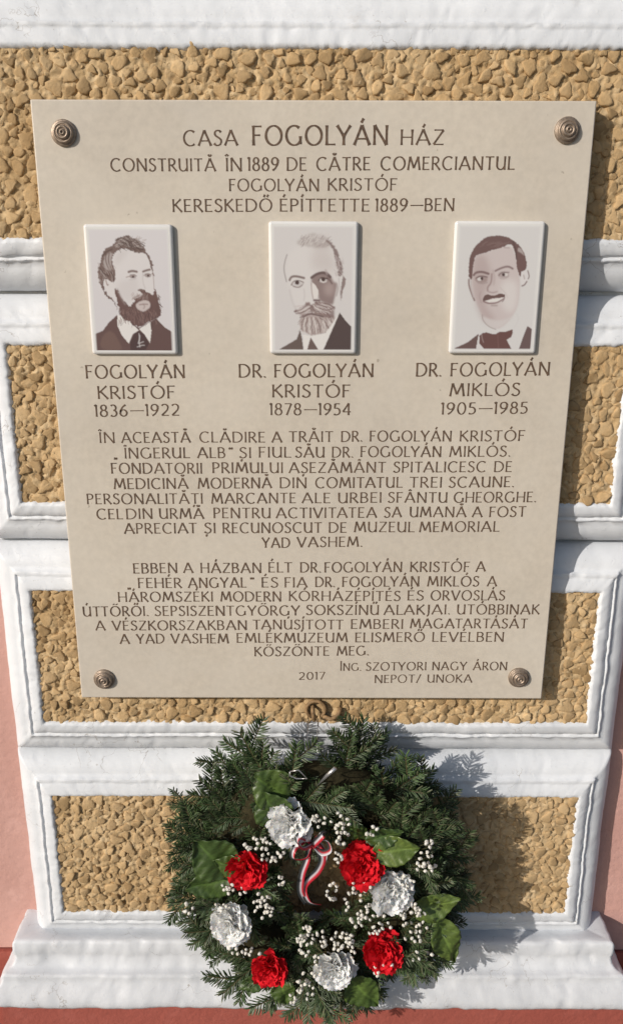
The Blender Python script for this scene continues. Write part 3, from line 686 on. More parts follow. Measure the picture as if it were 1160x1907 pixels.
def portrait_grey():
    p = Print([(155, 92), (1002, 85), (978, 1396), (172, 1402)], (.57, .55, .545))
    p.poly([(300, 400), (400, 300), (560, 260), (720, 300), (820, 460), (840, 700), (800, 1000), (440, 1060), (350, 850), (290, 650)], (.61, .585, .575), 14, .7)
    p.poly([(560, 330), (720, 300), (800, 460), (820, 600), (640, 560), (560, 560)], (.50, .46, .45), 40, .8)
    p.poly([(400, 275), (460, 215), (540, 175), (640, 178), (740, 235), (770, 300), (720, 310), (600, 325), (520, 315), (430, 290)], (.40, .36, .35), 9, .8, 2)
    p.hairs(430, 730, 200, 300, 90, 40, -1.2, (.55, .52, .51), 7, .6); p.hairs(430, 740, 220, 320, 50, 40, -.9, (.25, .2, .2), 6, .5)
    p.poly([(690, 235), (760, 255), (832, 355), (850, 455), (888, 510), (882, 600), (838, 640), (828, 520), (800, 450), (790, 360), (750, 290)], (.20, .15, .145), 2, .95, 2)
    p.hairs(790, 880, 400, 600, 30, 40, 1.2, (.45, .4, .4), 8, .5)
    p.line([(305, 400), (282, 470), (270, 560), (300, 685)], 12, (.28, .25, .25), 1, .85)
    p.poly([(556, 640), (620, 600), (700, 575), (755, 610), (790, 690), (830, 690), (800, 840), (780, 940), (700, 910), (632, 880), (625, 780), (556, 700)], (.20, .14, .135), 8, .9)
    p.poly([(700, 690), (800, 690), (790, 820), (720, 840), (680, 770)], (.36, .29, .28), 12, .85)
    p.poly([(565, 690), (598, 715), (632, 780), (622, 850), (585, 872), (560, 800)], (.64, .61, .59), 1)
    p.line([(556, 700), (560, 780), (575, 860)], 8, (.30, .22, .21), 1); p.line([(585, 878), (640, 880)], 22, (.15, .10, .10), 2)
    p.line([(332, 668), (350, 632), (400, 625), (482, 645)], 24, (.21, .165, .16), 1); p.line([(560, 640), (620, 596), (700, 582), (752, 632)], 30, (.13, .09, .09), 1)
    p.line([(350, 720), (370, 680), (420, 668), (475, 690)], 12, (.22, .18, .175), 1)
    p.dot(412, 705, 44, 24, (.50, .47, .47), 1); p.dot(410, 693, 22, 22, DK2, 1); p.line([(370, 735), (420, 745), (462, 720)], 9, (.3, .26, .25), 1)
    p.dot(680, 668, 42, 26, (.47, .43, .42), 1); p.dot(680, 658, 21, 22, DK2, 1); p.line([(632, 670), (660, 635), (720, 650)], 12, DK2, 1)
    p.poly([(885, 620), (915, 650), (905, 720), (882, 770), (868, 880), (858, 800), (870, 700)], (.22, .17, .165), 1, .95)
    p.line([(840, 640), (850, 760), (862, 880)], 7, (.4, .36, .36), 1)
    p.line([(330, 770), (360, 900), (400, 980)], 14, (.45, .42, .42), 5, .6)
    p.poly([(440, 1195), (430, 1090), (470, 1040), (560, 1010), (700, 1000), (790, 1030), (805, 1100), (760, 1185), (680, 1222), (575, 1252), (500, 1222)], (.40, .335, .32), 2, 1, 2.5)
    p.poly([(640, 950), (790, 930), (800, 1080), (700, 1060), (620, 1030)], (.19, .13, .125), 5, .8)
    p.poly([(358, 1003), (450, 958), (505, 905), (535, 900), (560, 930), (600, 900), (640, 890), (720, 910), (800, 935), (790, 985), (740, 1010), (690, 1040), (600, 1030), (560, 990), (520, 1030), (450, 1052), (430, 1010)], (.24, .175, .165), 2, .95, 2.5)
    p.hairs(430, 560, 930, 1010, 60, 55, 2.6, (.52, .47, .46), 6, .6); p.hairs(570, 760, 910, 1000, 70, 50, .5, (.50, .45, .44), 6, .55)
    p.line([(470, 1058), (540, 1018), (600, 1030), (680, 1050)], 16, (.13, .09, .09), 1, .9)
    p.hairs(455, 780, 1050, 1180, 130, 60, 1.57, (.57, .52, .5), 7, .6, -1.0); p.hairs(455, 780, 1060, 1190, 80, 50, 1.57, (.2, .15, .14), 6, .55, -1.0)
    for q in ([(380, 1000), (450, 985), (520, 920)], [(400, 1020), (470, 1010), (540, 960)], [(560, 940), (590, 990), (640, 1000)], [(600, 900), (650, 930), (720, 950)], [(640, 960), (720, 990), (790, 950)], [(700, 910), (760, 930), (800, 960)], [(545, 930), (555, 990), (575, 1030)], [(440, 1060), (500, 1030), (560, 1020)], [(720, 1010), (760, 1060), (770, 1110)], [(640, 1060), (700, 1100), (740, 1180)], [(600, 1060), (640, 1130), (650, 1210)], [(560, 1060), (560, 1140), (570, 1230)], [(520, 1060), (500, 1130), (510, 1210)], [(480, 1070), (455, 1130), (460, 1190)]):
        p.line(q, 12, (.17, .115, .11), 1, .8)
    for q in ([(430, 1000), (490, 980), (540, 940)], [(580, 930), (600, 960), (660, 985)], [(580, 1060), (600, 1140), (610, 1220)], [(540, 1070), (530, 1140), (540, 1220)], [(680, 1090), (700, 1150), (700, 1200)], [(500, 1080), (480, 1140), (485, 1190)]):
        p.line(q, 11, (.60, .56, .54), 1, .85)
    p.line([(650, 655), (672, 690), (705, 680)], 9, (.62, .58, .57), 1, .9); p.line([(720, 640), (745, 660), (770, 700)], 14, (.12, .08, .08), 1, .8)
    p.line([(355, 715), (385, 740), (440, 748), (475, 700)], 9, (.22, .18, .175), 1, .8); p.line([(480, 760), (490, 830), (480, 880)], 9, (.45, .41, .41), 2, .7)
    p.line([(705, 560), (720, 600)], 22, (.36, .3, .3), 3, .7); p.dot(660, 300, 90, 30, (.38, .33, .32), 10, .6); p.line([(820, 700), (835, 760), (815, 830)], 11, (.3, .25, .25), 1, .8)
    p.poly([(228, 1396), (330, 1335), (405, 1290), (442, 1190), (462, 1290), (476, 1396)], (.13, .098, .088), 1)
    p.poly([(470, 1240), (560, 1255), (700, 1225), (850, 1010), (845, 1060), (685, 1396), (628, 1396), (552, 1265), (515, 1396), (480, 1396)], WHP, 1)
    p.poly([(515, 1396), (550, 1268), (628, 1396)], (.14, .10, .092), 1)
    p.poly([(682, 1396), (850, 1005), (915, 1095), (975, 1155), (970, 1392)], (.085, .062, .060), 1)
    return p
def portrait_moustache():
    p = Print([(182, 90), (1090, 82), (985, 1464), (148, 1470)], (.58, .57, .565))
    p.poly([(345, 440), (480, 400), (750, 295), (810, 430), (862, 690), (850, 950), (800, 1080), (700, 1200), (620, 1250), (540, 1215), (455, 1150), (440, 1060), (380, 960), (335, 800), (330, 690)], (.51, .45, .445), 5)
    p.poly([(345, 440), (480, 400), (560, 700), (470, 820), (480, 1000), (600, 1130), (560, 1200), (455, 1150), (380, 960), (335, 700)], (.40, .325, .32), 16, .8)
    p.poly([(640, 700), (840, 700), (830, 980), (760, 1090), (640, 1000)], (.60, .57, .56), 18, .85)
    p.poly([(448, 1100), (560, 1150), (680, 1150), (820, 1080), (640, 1240), (560, 1225), (470, 1170)], (.55, .52, .515), 8, .8)
    p.line([(452, 1090), (455, 1150), (520, 1220), (600, 1250)], 9, (.34, .29, .28), 1)
    hair = [(298, 690), (294, 500), (330, 370), (430, 255), (520, 207), (680, 203), (770, 250), (860, 325), (912, 420), (932, 520), (922, 590), (872, 612), (862, 695), (820, 560), (808, 430), (780, 330), (752, 290), (640, 350), (560, 365), (480, 400), (370, 428), (350, 500), (338, 600), (338, 715)]
    p.poly(hair, (.145, .088, .085), 1, 1, .8)
    p.poly([(840, 330), (880, 370), (905, 440), (870, 400), (820, 380)], (.42, .37, .36), 2, .8)
    p.hairs(400, 700, 285, 345, 30, 55, -.35, (.19, .125, .12), 7, .6); p.line([(775, 270), (810, 360), (815, 470)], 12, DK2, 1, .8)
    p.poly([(870, 610), (930, 590), (955, 640), (935, 750), (880, 775), (862, 700)], LT, 1); p.line([(940, 600), (958, 660), (945, 690)], 12, (.22, .17, .17), 1); p.line([(930, 720), (905, 760), (878, 770)], 14, (.2, .15, .15), 1); p.line([(895, 650), (905, 690)], 12, MD, 1, .7)
    p.line([(300, 705), (300, 770), (340, 880), (365, 935)], 18, (.24, .18, .175), 1); p.line([(325, 720), (325, 800), (355, 900)], 12, (.45, .4, .4), 1)
    p.line([(352, 655), (375, 625), (440, 615), (512, 638)], 24, (.19, .13, .13), 1); p.line([(588, 605), (650, 572), (725, 550), (775, 578)], 22, (.24, .18, .18), 1)
    p.dot(435, 700, 70, 42, (.30, .235, .23), 3, .9); p.dot(415, 700, 24, 20, (.56, .53, .52), 1); p.dot(442, 692, 15, 18, DK2, 1); p.line([(380, 690), (420, 662), (500, 675)], 12, (.17, .12, .12), 1)
    p.dot(675, 648, 62, 38, (.36, .30, .295), 3, .9); p.dot(705, 645, 20, 18, (.56, .53, .52), 1); p.dot(675, 645, 16, 18, DK2, 1); p.line([(625, 655), (655, 620), (735, 620)], 11, (.2, .15, .15), 1)
    p.line([(548, 640), (545, 740), (500, 790), (508, 830)], 18, (.30, .23, .225), 2); p.line([(520, 840), (570, 850), (610, 835)], 12, (.33, .26, .26), 2)
    p.poly([(458, 928), (470, 885), (500, 870), (550, 885), (575, 888), (640, 860), (690, 872), (692, 898), (560, 908), (480, 935)], (.16, .105, .10), 1)
    p.poly([(482, 940), (560, 920), (688, 902), (668, 928), (600, 950), (520, 954)], (.64, .62, .60), 1)
    p.line([(462, 945), (510, 968), (600, 966), (680, 915)], 15, (.24, .17, .17), 1); p.line([(550, 990), (610, 990)], 16, (.36, .3, .29), 2)
    p.poly([(425, 1320), (460, 1290), (500, 1283), (560, 1298), (600, 1300), (640, 1275), (700, 1275), (778, 1248), (782, 1285), (765, 1330), (718, 1362), (768, 1458), (475, 1458), (425, 1400)], (.135, .072, .066), 1)
    p.line([(450, 1310), (455, 1350), (470, 1390)], 9, (.4, .33, .32), 1, .6); p.line([(620, 1300), (630, 1450)], 9, (.19, .115, .105), 1, .6)
    p.poly([(150, 1464), (300, 1392), (418, 1298), (392, 1458)], (.135, .088, .082), 1)
    p.poly([(848, 1458), (892, 1330), (938, 1208), (988, 1245), (975, 1440), (962, 1458)], (.135, .092, .09), 1)
    p.poly([(455, 925), (475, 880), (510, 866), (550, 882), (580, 882), (640, 856), (692, 868), (695, 893), (610, 905), (560, 912), (490, 935), (462, 945)], (.135, .085, .08), 1)
    p.line([(560, 600), (580, 680), (570, 760)], 18, (.36, .29, .285), 5, .6); p.line([(400, 740), (450, 752), (500, 735)], 12, (.3, .24, .235), 2, .7); p.line([(640, 690), (690, 695), (730, 665)], 10, (.34, .28, .275), 2, .7)
    p.line([(640, 790), (700, 850), (720, 900)], 10, (.44, .38, .375), 3, .6); p.line([(430, 840), (415, 890), (440, 960)], 12, (.34, .27, .265), 3, .6); p.line([(690, 900), (680, 930), (665, 945)], 12, (.2, .14, .14), 1, .8)
    p.line([(820, 1080), (850, 1130), (790, 1240)], 6, (.5, .48, .48), 2, .6)
    return p

def tile(corners, pic, label):
    """corners of the tile on the photograph: tl, tr, br, bl"""
    yb = FY - 0.0001; yf = FY - 0.0060
    tl, tr, br, bl = [P(x, y, yf) for x, y in corners]
    x0, x1 = (tl.x + bl.x) / 2, (tr.x + br.x) / 2; z0, z1 = (bl.z + br.z) / 2, (tl.z + tr.z) / 2
    t = slab(x0, x1, z0, z1, yf, yb, 0.0034, 'portrait_tile', CERAM, plq, 0.0036, 5)
    t['label'] = label
    ins = 0.0048; a0, a1, b0, b1 = x0 + ins, x1 - ins, z0 + ins, z1 - ins
    im = pic.im
    gj, gi = np.mgrid[0:PH + 1, 0:PW + 1]
    edge = np.clip(np.minimum(np.minimum(gi, PW - gi), gj) / 4.0, 0, 1)[..., None]
    im = im * edge + np.array((.64, .635, .625)) * (1 - edge)
    # the print fades out towards its own edge
    V = []; C = []
    for j in range(PH + 1):
        for i in range(PW + 1):
            V.append((a0 + (a1 - a0) * i / PW, yf - 0.00008, b1 - (b1 - b0) * j / PH)); C.append(im[j, i])
    F = [(j * (PW + 1) + i, (j + 1) * (PW + 1) + i, (j + 1) * (PW + 1) + i + 1, j * (PW + 1) + i + 1) for j in range(PH) for i in range(PW)]
    link('portrait_print', mesh('portrait_print', V, F, True, (PRINT,), {'print': np.clip(np.array(C) * 1.05, 0, 1)}), t)
tile([(153, 418), (321, 416), (331, 659), (173, 662)], portrait_bearded(), 'porcelain tile with sepia portrait of a dark-bearded man')
tile([(499, 412), (667, 411), (664, 659), (503, 660)], portrait_grey(), 'porcelain tile with sepia portrait of a grey-bearded man')
tile([(848, 411), (1014, 411), (999, 658), (834, 660)], portrait_moustache(), 'porcelain tile with sepia portrait of a man with moustache and bow tie')

# ------------------------------------------------------------------ painted-over hook below the plaque
hk = empty('wall_hook', P(585, 1330, 0), 'round ochre-painted wall hook just below the plaque', 'hook')
c = P(588, 1322, -0.006); mb = MB()
mb.tube([(c.x + 0.0125 * math.cos(R(a)), -0.005, c.z + 0.0125 * math.sin(R(a))) for a in range(-60, 260, 16)], 0.0024, 8)
mb.tube([(c.x - 0.004, 0.002, c.z + 0.004), (c.x - 0.004, -0.010, c.z + 0.003), (c.x - 0.003, -0.013, c.z - 0.010)], 0.0028, 8)
mb.tube([(c.x + 0.010, -0.005, c.z - 0.010), (c.x + 0.020, -0.008, c.z - 0.013), (c.x + 0.030, -0.007, c.z - 0.008), (c.x + 0.033, -0.003, c.z + 0.002)], 0.0030, 8)
mb.build('hook_ring', HOOKP, hk)

# ------------------------------------------------------------------ funeral wreath
WC = P(592, 1628, -0.065); WR = 0.132
wr = empty('wreath', (WC.x, -0.065, WC.z), 'fir wreath with red and white carnations hanging on the pilaster base', 'wreath')
q = random.Random(5)
mb = MB(); pts = [(WC.x + WR * math.cos(R(a)), -0.058, WC.z + WR * math.sin(R(a))) for a in range(0, 361, 10)]
mb.tube(pts, 0.034, 10); mb.build('straw_ring', MOSS, wr)

def needle(mb, p, d, n, L, w, col):
    s_ = d.cross(n).normalized() * w / 2; m_ = n * w * 0.35
    a, b = p, p + d * L * 0.55; t = p + d * L
    V = [a - s_ * .5, a + s_ * .5, a + m_ * .7, b - s_, b + s_, b + m_, t - s_ * .45, t + s_ * .45, t + m_ * .3]
    F = [(0, 2, 5, 3), (2, 1, 4, 5), (1, 0, 3, 4), (3, 5, 8, 6), (5, 4, 7, 8), (4, 3, 6, 7)]
    mb.add(V, F, col)
def shoot(mb, rd, p0, d0, L, nl, up):
    """a stem with two combs of needles"""
    pts = [p0]; d = d0.normalized(); bend = Vector((rd.uniform(-.5, .5), rd.uniform(-.5, .5), rd.uniform(-.35, .35))); k = max(6, int(L / 0.0034))
    for i in range(k):
        d = (d + bend * 0.02).normalized(); pts.append(pts[-1] + d * L / k)
    mb.tube([pts[i] for i in range(0, len(pts), 3)] + [pts[-1]], 0.0009, 4, (0.07, 0.055, 0.025))
    dr = rd.uniform(0.7, 1.2)
    for i in range(2, len(pts)):
        t = i / k; t_ = (pts[i] - pts[i - 1]).normalized(); side = t_.cross(up).normalized()
        for sg in (-1, 1):
            for rep in range(2):
                ang = R(rd.uniform(42, 68)) * (1 - 0.35 * t)
                lift_ = rd.uniform(-0.12, 0.20) if rep == 0 else rd.uniform(0.25, 0.75)
                dd = (t_ * math.cos(ang) + side * sg * math.sin(ang) + up * lift_).normalized()
                ll = nl * (0.65 + 0.45 * math.sin(math.pi * min(1, t * 0.9 + 0.1))) * rd.uniform(.8, 1.1) * (0.8 if rep else 1)
                f = dr * rd.uniform(0.6, 1.45)
                col = (0.050 * f, 0.083 * f, 0.030 * f) if rd.random() > 0.18 else (0.125 * f, 0.135 * f, 0.075 * f)
                needle(mb, pts[i] + t_ * rd.uniform(-.001, .001), dd, up, ll, 0.0021, col)
    return pts
def sprig_mesh(seed, L, nb, nl=0.0175):
    rd = random.Random(seed); mb = MB(); up = Vector((0, 0, 1))
    pts = shoot(mb, rd, Vector((0, 0, 0)), Vector((1, 0, 0)), L, nl, up)
    for b in range(nb):
        i = int(len(pts) * (0.18 + 0.6 * b / max(1, nb - 1)))
        sg = 1 if b % 2 else -1
        a = R(rd.uniform(32, 52)) * sg
        shoot(mb, rd, pts[i], Vector((math.cos(a), math.sin(a), rd.uniform(-.12, .2))), L * rd.uniform(.34, .55) * (1 - .3 * b / max(1, nb)), nl * .9, up)
    return mesh('fir_sprig', mb.v, mb.f, False, (NEEDLE,), {'tint': mb.c})
SPR = [sprig_mesh(30 + k, L, nb) for k, (L, nb) in enumerate(((0.105, 4), (0.095, 3), (0.085, 4), (0.11, 5), (0.075, 2), (0.09, 3), (0.065, 2)))]
def orient(p, xdir, zdir):
    x = xdir.normalized(); z = (zdir - x * zdir.dot(x)).normalized(); y = z.cross(x)
    M = Matrix((x, y, z)).transposed().to_4x4(); M.translation = p; return M
def put_sprig(phi, rad, y, outd, tang, front, si, sc=1.0):
    rv = Vector((math.cos(phi), 0, math.sin(phi))); tv = Vector((-math.sin(phi), 0, math.cos(phi)))
    p = Vector((WC.x, y, WC.z)) + rv * rad
    xd = rv * outd + tv * tang + Vector((0, -front, 0))
    zd = Vector((q.uniform(-.45, .45), -1, q.uniform(-.45, .45)))
    link('fir_sprig', SPR[si], wr, orient(p, xd, zd) @ Matrix.Scale(sc, 4))
n1 = 52
for k in range(n1):      # outer fringe
    phi = 2 * math.pi * (k + q.uniform(-.35, .35)) / n1
    s_ = 1.0
    if abs(math.cos(phi)) > .6: s_ = .92
    gap = False
    if abs(phi - 1.56) < 0.19: continue      # a thin place at the very top
    put_sprig(phi, 0.108 + q.uniform(-.012, .012), -0.045 - q.uniform(0, .03), 1.0, q.uniform(-.75, .75), q.uniform(-.12, .25), q.randrange(4) if not gap else 6, s_ * q.uniform(.92, 1.16) * (0.7 if gap else 1))
for k in range(56):      # middle, lying round the ring
    phi = 2 * math.pi * (k + q.uniform(-.4, .4)) / 56
    put_sprig(phi, WR + q.uniform(-.035, .02), -0.082 - q.uniform(0, .018), q.uniform(-.1, .7), q.choice((-1, 1)) * q.uniform(.4, 1), q.uniform(0, .3), q.randrange(7), q.uniform(.62, .9))
for k in range(40):      # inner fringe
    phi = 2 * math.pi * (k + q.uniform(-.3, .3)) / 40
    put_sprig(phi, WR - .018, -0.055 - q.uniform(0, .03), -1, q.uniform(-1.4, 1.4), q.uniform(0, .3), q.choice((4, 6, 5)), q.uniform(.65, .9))
for k in range(22):      # back layer against the wall
    phi = 2 * math.pi * (k + q.uniform(-.3, .3)) / 22
    if abs(phi - 1.56) < 0.24: continue
    put_sprig(phi, 0.115, -0.034 if math.sin(phi) > -.3 else -0.062, 1, q.uniform(-.6, .6), 0.02, q.randrange(4), q.uniform(.8, .95))

# broad leaves
def leaf_mesh(seed, L, W, tint, notch=0.0):
    rd = random.Random(seed); V = []; C = []; nu, nv = 26, 16; cup = rd.uniform(.10, .22); curl = rd.uniform(-.5, .6)
    for i in range(nu + 1):
        u = i / nu; half = W / 2 * math.sin(math.pi * min(1, u * .97 + .03) ** .85) ** .9 * (1 - .15 * u)
        for j in range(nv + 1):
            v = j / nv * 2 - 1
            x = u * L; y = v * half; edge = 0.0012 * math.sin(u * 40 + v * 3 + seed) * abs(v)
            z = abs(v) ** 1.3 * cup * half + curl * L * .16 * math.sin(u * 2.6) + 0.0018 * math.sin(9 * u + 3 * v + seed) + edge - notch * max(0, u - .75) * L * .6
            V.append((x, y, z)); vn = abs(((u * 7 - abs(v) * 1.6) % 1.0) - .5); rib = 1.75 if j == nv // 2 else (1.35 if vn < .09 else 0.92 + .16 * vn); z += -.0006 if vn < .12 else 0; V[-1] = (x, y, z + (-.0008 if j == nv // 2 else 0))
            C.append(tuple(c_ * rib for c_ in tint))
    F = [(i * (nv + 1) + j, (i + 1) * (nv + 1) + j, (i + 1) * (nv + 1) + j + 1, i * (nv + 1) + j + 1) for i in range(nu) for j in range(nv)]
    me = mesh('broad_leaf', V, F, True, (LEAF,), {'tint': C}); return me
def leaf(px, py, dx, dz, L, W, tint, y=-0.118, nrm=(0, -1, 0), seed=0):
    """(px, py): middle of the leaf; (dx, dz) its direction on the wall"""
    d = Vector((dx, 0, dz)).normalized(); p = P(px, py, y) - d * L / 2
    o_ = link('broad_leaf', leaf_mesh(seed, L, W, tint), wr, orient(p, d, Vector(nrm)))
    sm = o_.modifiers.new('thickness', 'SOLIDIFY'); sm.thickness = 0.0005
    return o_
G1, G2, G3 = (0.060, 0.098, 0.022), (0.045, 0.078, 0.020), (0.088, 0.130, 0.030)
leaf(503, 1464, -.75, .6, .060, .058, G1, -.106, (.0, -1, .35), 1)
leaf(508, 1500, -.5, .85, .056, .056, G2, -.110, (-.2, -1, .2), 2)
leaf(396, 1596, -.7, .75, .066, .066, G2, -.118, (-.15, -1, .4), 3)
leaf(388, 1650, -.9, -.25, .062, .048, G2, -.112, (.1, -1, .1), 4)
leaf(432, 1612, -1, .4, .05, .035, G1, -.120, (.1, -1, .1), 14)
leaf(738, 1583, .9, .12, .060, .040, G3, -.120, (.1, -1, .45), 5)
leaf(716, 1556, .8, .25, .050, .030, G2, -.114, (.2, -1, .2), 6)
leaf(812, 1690, .9, .35, .066, .040, G3, -.112, (.2, -1, .3), 7)
leaf(828, 1750, .35, -.9, .070, .045, G3, -.112, (.4, -1, .0), 8)
leaf(676, 1848, .5, -.55, .060, .052, G1, -.112, (0, -1, .2), 9)
leaf(528, 1848, .2, -.9, .042, .036, G1, -.108, (.1, -1, 0), 10)
leaf(800, 1720, .7, -.3, .05, .03, G2, -.104, (.2, -1, 0), 11)
leaf(655, 1545, -.6, .3, .045, .03, G2, -.108, (-.2, -1, 0), 12)
leaf(470, 1830, -.8, -.5, .045, .028, G2, -.104, (-.2, -1, 0), 13)

# carnations
def petal_mesh(seed, L, col, nm):
    rd = random.Random(seed); nu, nv = 8, 18; V = []; C = []; ph = rd.random() * 6; fr = rd.uniform(6, 8.5)
    for i in range(nu + 1):
        u = i / nu
        for j in range(nv + 1):
            v = j / nv * 2 - 1
            ser = (0.965 + 0.028 * (1 if j % 2 else -1) + rd.uniform(-.02, .02)) if i == nu else 1
            a = v * R(16 + 34 * u ** .8); r_ = L * (u * ser) * (1 - .10 * abs(v) ** 5 + .05 * math.sin(5 * v + ph * 3))
            z = L * (.13 * u ** 2 * math.sin(fr * .8 * v + ph) * 1.3 + .018 * u * math.sin(13 * v + ph * 2) + .20 * u ** 2)
            V.append((r_ * math.cos(a), r_ * math.sin(a), z)); f = (0.78 + .22 * u) * (1 + .08 * math.sin(7 * v + ph)) * rd.uniform(.95, 1.05)
            C.append(tuple(min(.9, c_ * f) for c_ in col))
    F = [(i * (nv + 1) + j, (i + 1) * (nv + 1) + j, (i + 1) * (nv + 1) + j + 1, i * (nv + 1) + j + 1) for i in range(nu) for j in range(nv)]
    return mesh('petal', V, F, True, (nm,), {'tint': C})
WP = [petal_mesh(k, 1, (.93, .93, .90), WPET) for k in range(5)]
RP = [petal_mesh(k + 9, 1, (.74, .018, .03), RPET) for k in range(5)]
def carnation(px, py, r, red, face, seed, lab):
    rd = random.Random(seed); c_ = P(px, py, -0.127)
    fz = Vector(face).normalized(); M0 = orient(c_ - fz * 0.012, fz.orthogonal(), fz)
    mb = MB(); bk = c_ - fz * 0.014
    mb.tube([bk - fz * 0.026, bk - fz * .018, bk - fz * .004, bk + fz * .002], [.003, .0055, .0065, .005], 8)
    fl = mb.build('carnation', STEM, wr); fl['label'] = lab
    pal = RP if red else WP
    for ring, (nn, el, ln_, h) in enumerate(((9, 4, 1.0, 0), (9, 14, .90, .14), (8, 24, .76, .26), (6, 36, .60, .36), (4, 52, .44, .42))):
        for k in range(nn):
            a = 2 * math.pi * (k + rd.uniform(-.3, .3)) / nn + ring * .4
            e = R(el + rd.uniform(-9, 9))
            xd = Vector((math.cos(a) * math.cos(e), math.sin(a) * math.cos(e), math.sin(e)))
            zd = Vector((-math.cos(a) * math.sin(e), -math.sin(a) * math.sin(e), math.cos(e)))
            M = M0 @ orient(Vector((0, 0, r * h * .5)), xd, zd) @ Matrix.Rotation(rd.uniform(-.35, .35), 4, 'X') @ Matrix.Scale(r * ln_ * rd.uniform(.88, 1.1), 4)
            link('petal', pal[rd.randrange(5)], fl, M)
CARN = [(538, 1541, .031, 0, (-.15, -1, .15), 'white carnation at the top of the wreath under two broad leaves'),
        (733, 1664, .031, 0, (.2, -1, .3), 'white carnation at the right of the wreath'),
        (427, 1727, .031, 0, (-.2, -1, .1), 'white carnation at the left of the wreath'),
        (625, 1813, .029, 0, (.0, -1, .1), 'white carnation at the bottom of the wreath'),
        (455, 1626, .0295, 1, (-.1, -1, .2), 'red carnation at the left beside dark leaves'),
        (677, 1613, .0305, 1, (.1, -1, .5), 'red carnation right of the ribbon'),
        (713, 1774, .0300, 1, (.1, -1, .5), 'red carnation at the lower right of the wreath'),
        (500, 1811, .0275, 1, (-.1, -1, .1), 'red carnation at the lower left of the wreath')]
for k, c_ in enumerate(CARN): carnation(c_[0], c_[1], c_[2] * (0.95 if c_[3] else 0.98), c_[3], c_[4], 70 + k, c_[5])

# baby's breath
def blossom_mesh(seed):
    rd = random.Random(seed); V = []; F = []; n = 7
    for s_, h in ((.45, -.7), (1.0, -.15), (.95, .35), (.5, .75)):
        for k in range(n):
            a = 2 * math.pi * k / n; w = 1 + rd.uniform(-.22, .22)
            V.append((math.cos(a) * s_ * w, math.sin(a) * s_ * w, h + .1 * math.sin(a * 3)))
    for L_ in range(3): F += [(L_ * n + k, L_ * n + (k + 1) % n, (L_ + 1) * n + (k + 1) % n, (L_ + 1) * n + k) for k in range(n)]
    V.append((0, 0, .5)); F += [(3 * n + k, 3 * n + (k + 1) % n, 4 * n) for k in range(n)]
    C = []
    for i in range(len(V)):
        f = rd.uniform(.82, 1.0) * (.62 if i == len(V) - 1 else 1) * (.8 if i < n else 1)
        C.append((.95 * f, .92 * f, .84 * f * (.8 if i == len(V) - 1 else 1)))
    return mesh('blossom', V, F, True, (BLOS,), {'tint': C})
BL = [blossom_mesh(k) for k in range(8)]
SPRAY = [((480, 1572), 24, 14, 10), ((512, 1596), 26, 10, 8), ((615, 1528), 34, 16, 12), ((632, 1585), 9, 26, 8), ((640, 1545), 14, 14, 5), ((575, 1560), 10, 8, 2),
         ((790, 1606), 20, 20, 12), ((800, 1574), 10, 10, 3), ((665, 1690), 26, 42, 17), ((770, 1718), 26, 36, 22), ((700, 1720), 28, 20, 12), ((680, 1650), 30, 10, 7), ((635, 1752), 22, 18, 13), ((655, 1765), 12, 24, 8),
         ((568, 1752), 16, 34, 16), ((572, 1835), 18, 26, 12), ((490, 1690), 22, 28, 14), ((440, 1655), 34, 12, 8), ((352, 1692), 12, 12, 4), ((455, 1770), 34, 10, 8),
         ((708, 1805), 24, 14, 11), ((545, 1860), 8, 8, 3), ((620, 1660), 12, 18, 7), ((785, 1780), 20, 12, 7)]
SPRAY += [((600, 1745), 10, 20, 6), ((690, 1545), 12, 10, 3), ((760, 1640), 12, 14, 5), ((415, 1690), 14, 10, 4), ((590, 1800), 10, 20, 6), ((520, 1640), 12, 12, 3)]
for k, ((px, py), sx, sy, n) in enumerate(SPRAY):
    rd = random.Random(200 + k); mb = MB(); root = P(px + (590 - px) * .18, py + (1640 - py) * .12 + 12, -0.088); heads = []
    for i in range(int(n * 1.7)):
        for _ in range(30):
            a, b = rd.uniform(-1, 1), rd.uniform(-1, 1)
            c_ = P(px + sx * a, py + sy * b, -0.118 - rd.uniform(0, .018))
            if a * a + b * b < 1.1 and all((c_ - h).length > .0048 for h in heads): break
        heads.append(c_)
        mid = root.lerp(c_, .55) + Vector((rd.uniform(-.003, .003), .004, rd.uniform(-.003, .003)))
        mb.tube([root, mid, c_], 0.00035, 3)
    sp = mb.build('gypsophila_spray', STEM, wr)
    for c_ in heads:
        zd = Vector((rd.uniform(-.7, .7), -1, rd.uniform(-.5, .8)))
        link('blossom', BL[rd.randrange(8)], sp, orient(c_, zd.orthogonal(), zd) @ Matrix.Diagonal((rd.uniform(.0016, .0029), rd.uniform(.0018, .0029), rd.uniform(.0020, .0034), 1)))

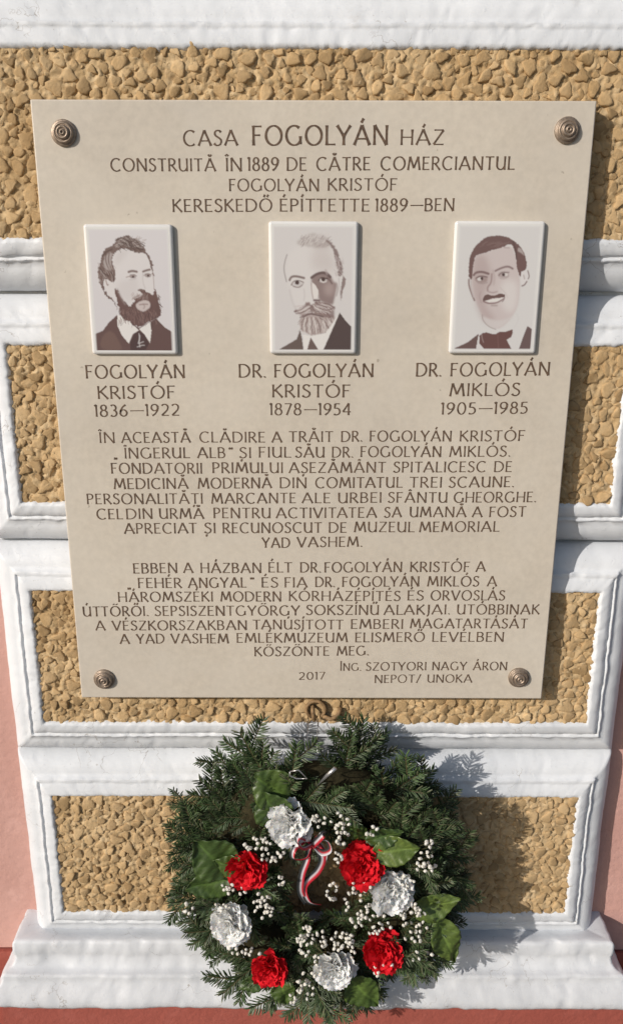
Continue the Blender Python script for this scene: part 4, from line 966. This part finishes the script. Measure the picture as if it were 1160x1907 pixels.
# tricolour ribbon bow with tails
def ribbon(name, ctrl, w, twist, parent, lanes=((.45, .02, .035), (.45, .02, .035), (.60, .58, .62), (.025, .03, .03))):
    pts = [P(x, y, d) for x, y, d in ctrl]; n = 26; V = []; C = []
    def cat(t):
        k = min(int(t), len(pts) - 2); f = t - k; a, b, c_, d_ = pts[max(k - 1, 0)], pts[k], pts[k + 1], pts[min(k + 2, len(pts) - 1)]
        return .5 * ((2 * b) + (c_ - a) * f + (2 * a - 5 * b + 4 * c_ - d_) * f * f + (3 * b - a - 3 * c_ + d_) * f ** 3)
    cp = [cat(i / n * (len(pts) - 1) * .9999) for i in range(n + 1)]
    for i, p in enumerate(cp):
        t = (cp[min(i + 1, n)] - cp[max(i - 1, 0)]).normalized(); s_ = t.cross(Vector((0, -1, 0))).normalized(); a = twist[0] + (twist[1] - twist[0]) * i / n
        s_ = Matrix.Rotation(a, 3, t) @ s_
        for j in range(5):
            V.append(p + s_ * w * .78 * (j / 4 - .5) + t.cross(s_) * .0015 * math.sin(j * math.pi / 4))
            C.append(lanes[min(j, 3)])
    F = [(i * 5 + j, (i + 1) * 5 + j, (i + 1) * 5 + j + 1, i * 5 + j + 1) for i in range(n) for j in range(4)]
    o_ = link(name, mesh(name, V, F, True, (RIBB,), {'tint': C}), parent)
    sm = o_.modifiers.new('thickness', 'SOLIDIFY'); sm.thickness = 0.0003; return o_
rb = ribbon('ribbon_bow', [(572, 1562, -.118), (548, 1580, -.135), (546, 1600, -.138), (572, 1598, -.132), (584, 1570, -.118)], .010, (0.4, 1.0), wr)
ribbon('ribbon_loop', [(584, 1566, -.118), (602, 1552, -.132), (596, 1560, -.138), (580, 1576, -.124)], .011, (0.2, .8), rb)
ribbon('ribbon_tail', [(582, 1568, -.120), (600, 1596, -.128), (592, 1622, -.122), (566, 1650, -.116), (574, 1680, -.114), (596, 1686, -.110)], .012, (-.3, .7), rb)
ribbon('ribbon_tail', [(576, 1572, -.122), (572, 1600, -.126), (562, 1630, -.122), (560, 1662, -.116), (572, 1682, -.112)], .011, (.9, -.3), rb)
ribbon('ribbon_loop', [(582, 1568, -.120), (560, 1556, -.134), (552, 1568, -.140), (564, 1580, -.136), (582, 1572, -.122)], .011, (.8, 1.4), rb)
ribbon('ribbon_loop', [(584, 1570, -.122), (606, 1566, -.134), (614, 1582, -.136), (600, 1588, -.130), (586, 1574, -.122)], .010, (.6, 1.2), rb, ((.55, .54, .56), (.55, .54, .56), (.45, .02, .035), (.03, .03, .03)))
ribbon('ribbon_tail', [(590, 1566, -.118), (606, 1590, -.118), (598, 1615, -.112)], .010, (.2, 1.3), rb, ((.55, .54, .56), (.55, .54, .56), (.50, .02, .035), (.50, .02, .035)))

# hanging wires and bright hoop of wire at the top of the wreath
def wire(name, pts, r):
    mb = MB(); mb.tube(pts, r, 6); mb.build(name, WIRE, wr)
a = P(574, 1338, -.010); b = P(592, 1338, -.010)
wire('hanging_wire', [a, P(572, 1390, -.030), P(570, 1440, -.060)], .0006)
wire('hanging_wire', [b, P(590, 1390, -.030), P(598, 1446, -.060)], .0006)
wire('wire_loop', [P(540, 1437, -.128), P(556, 1434, -.130), P(572, 1450, -.130), P(552, 1450, -.13), P(539, 1444, -.128), P(540, 1437, -.128)], .0008)
wire('wire_end', [P(592, 1462, -.115), P(608, 1445, -.13), P(624, 1431, -.134)], [.0008, .0022, .0026])
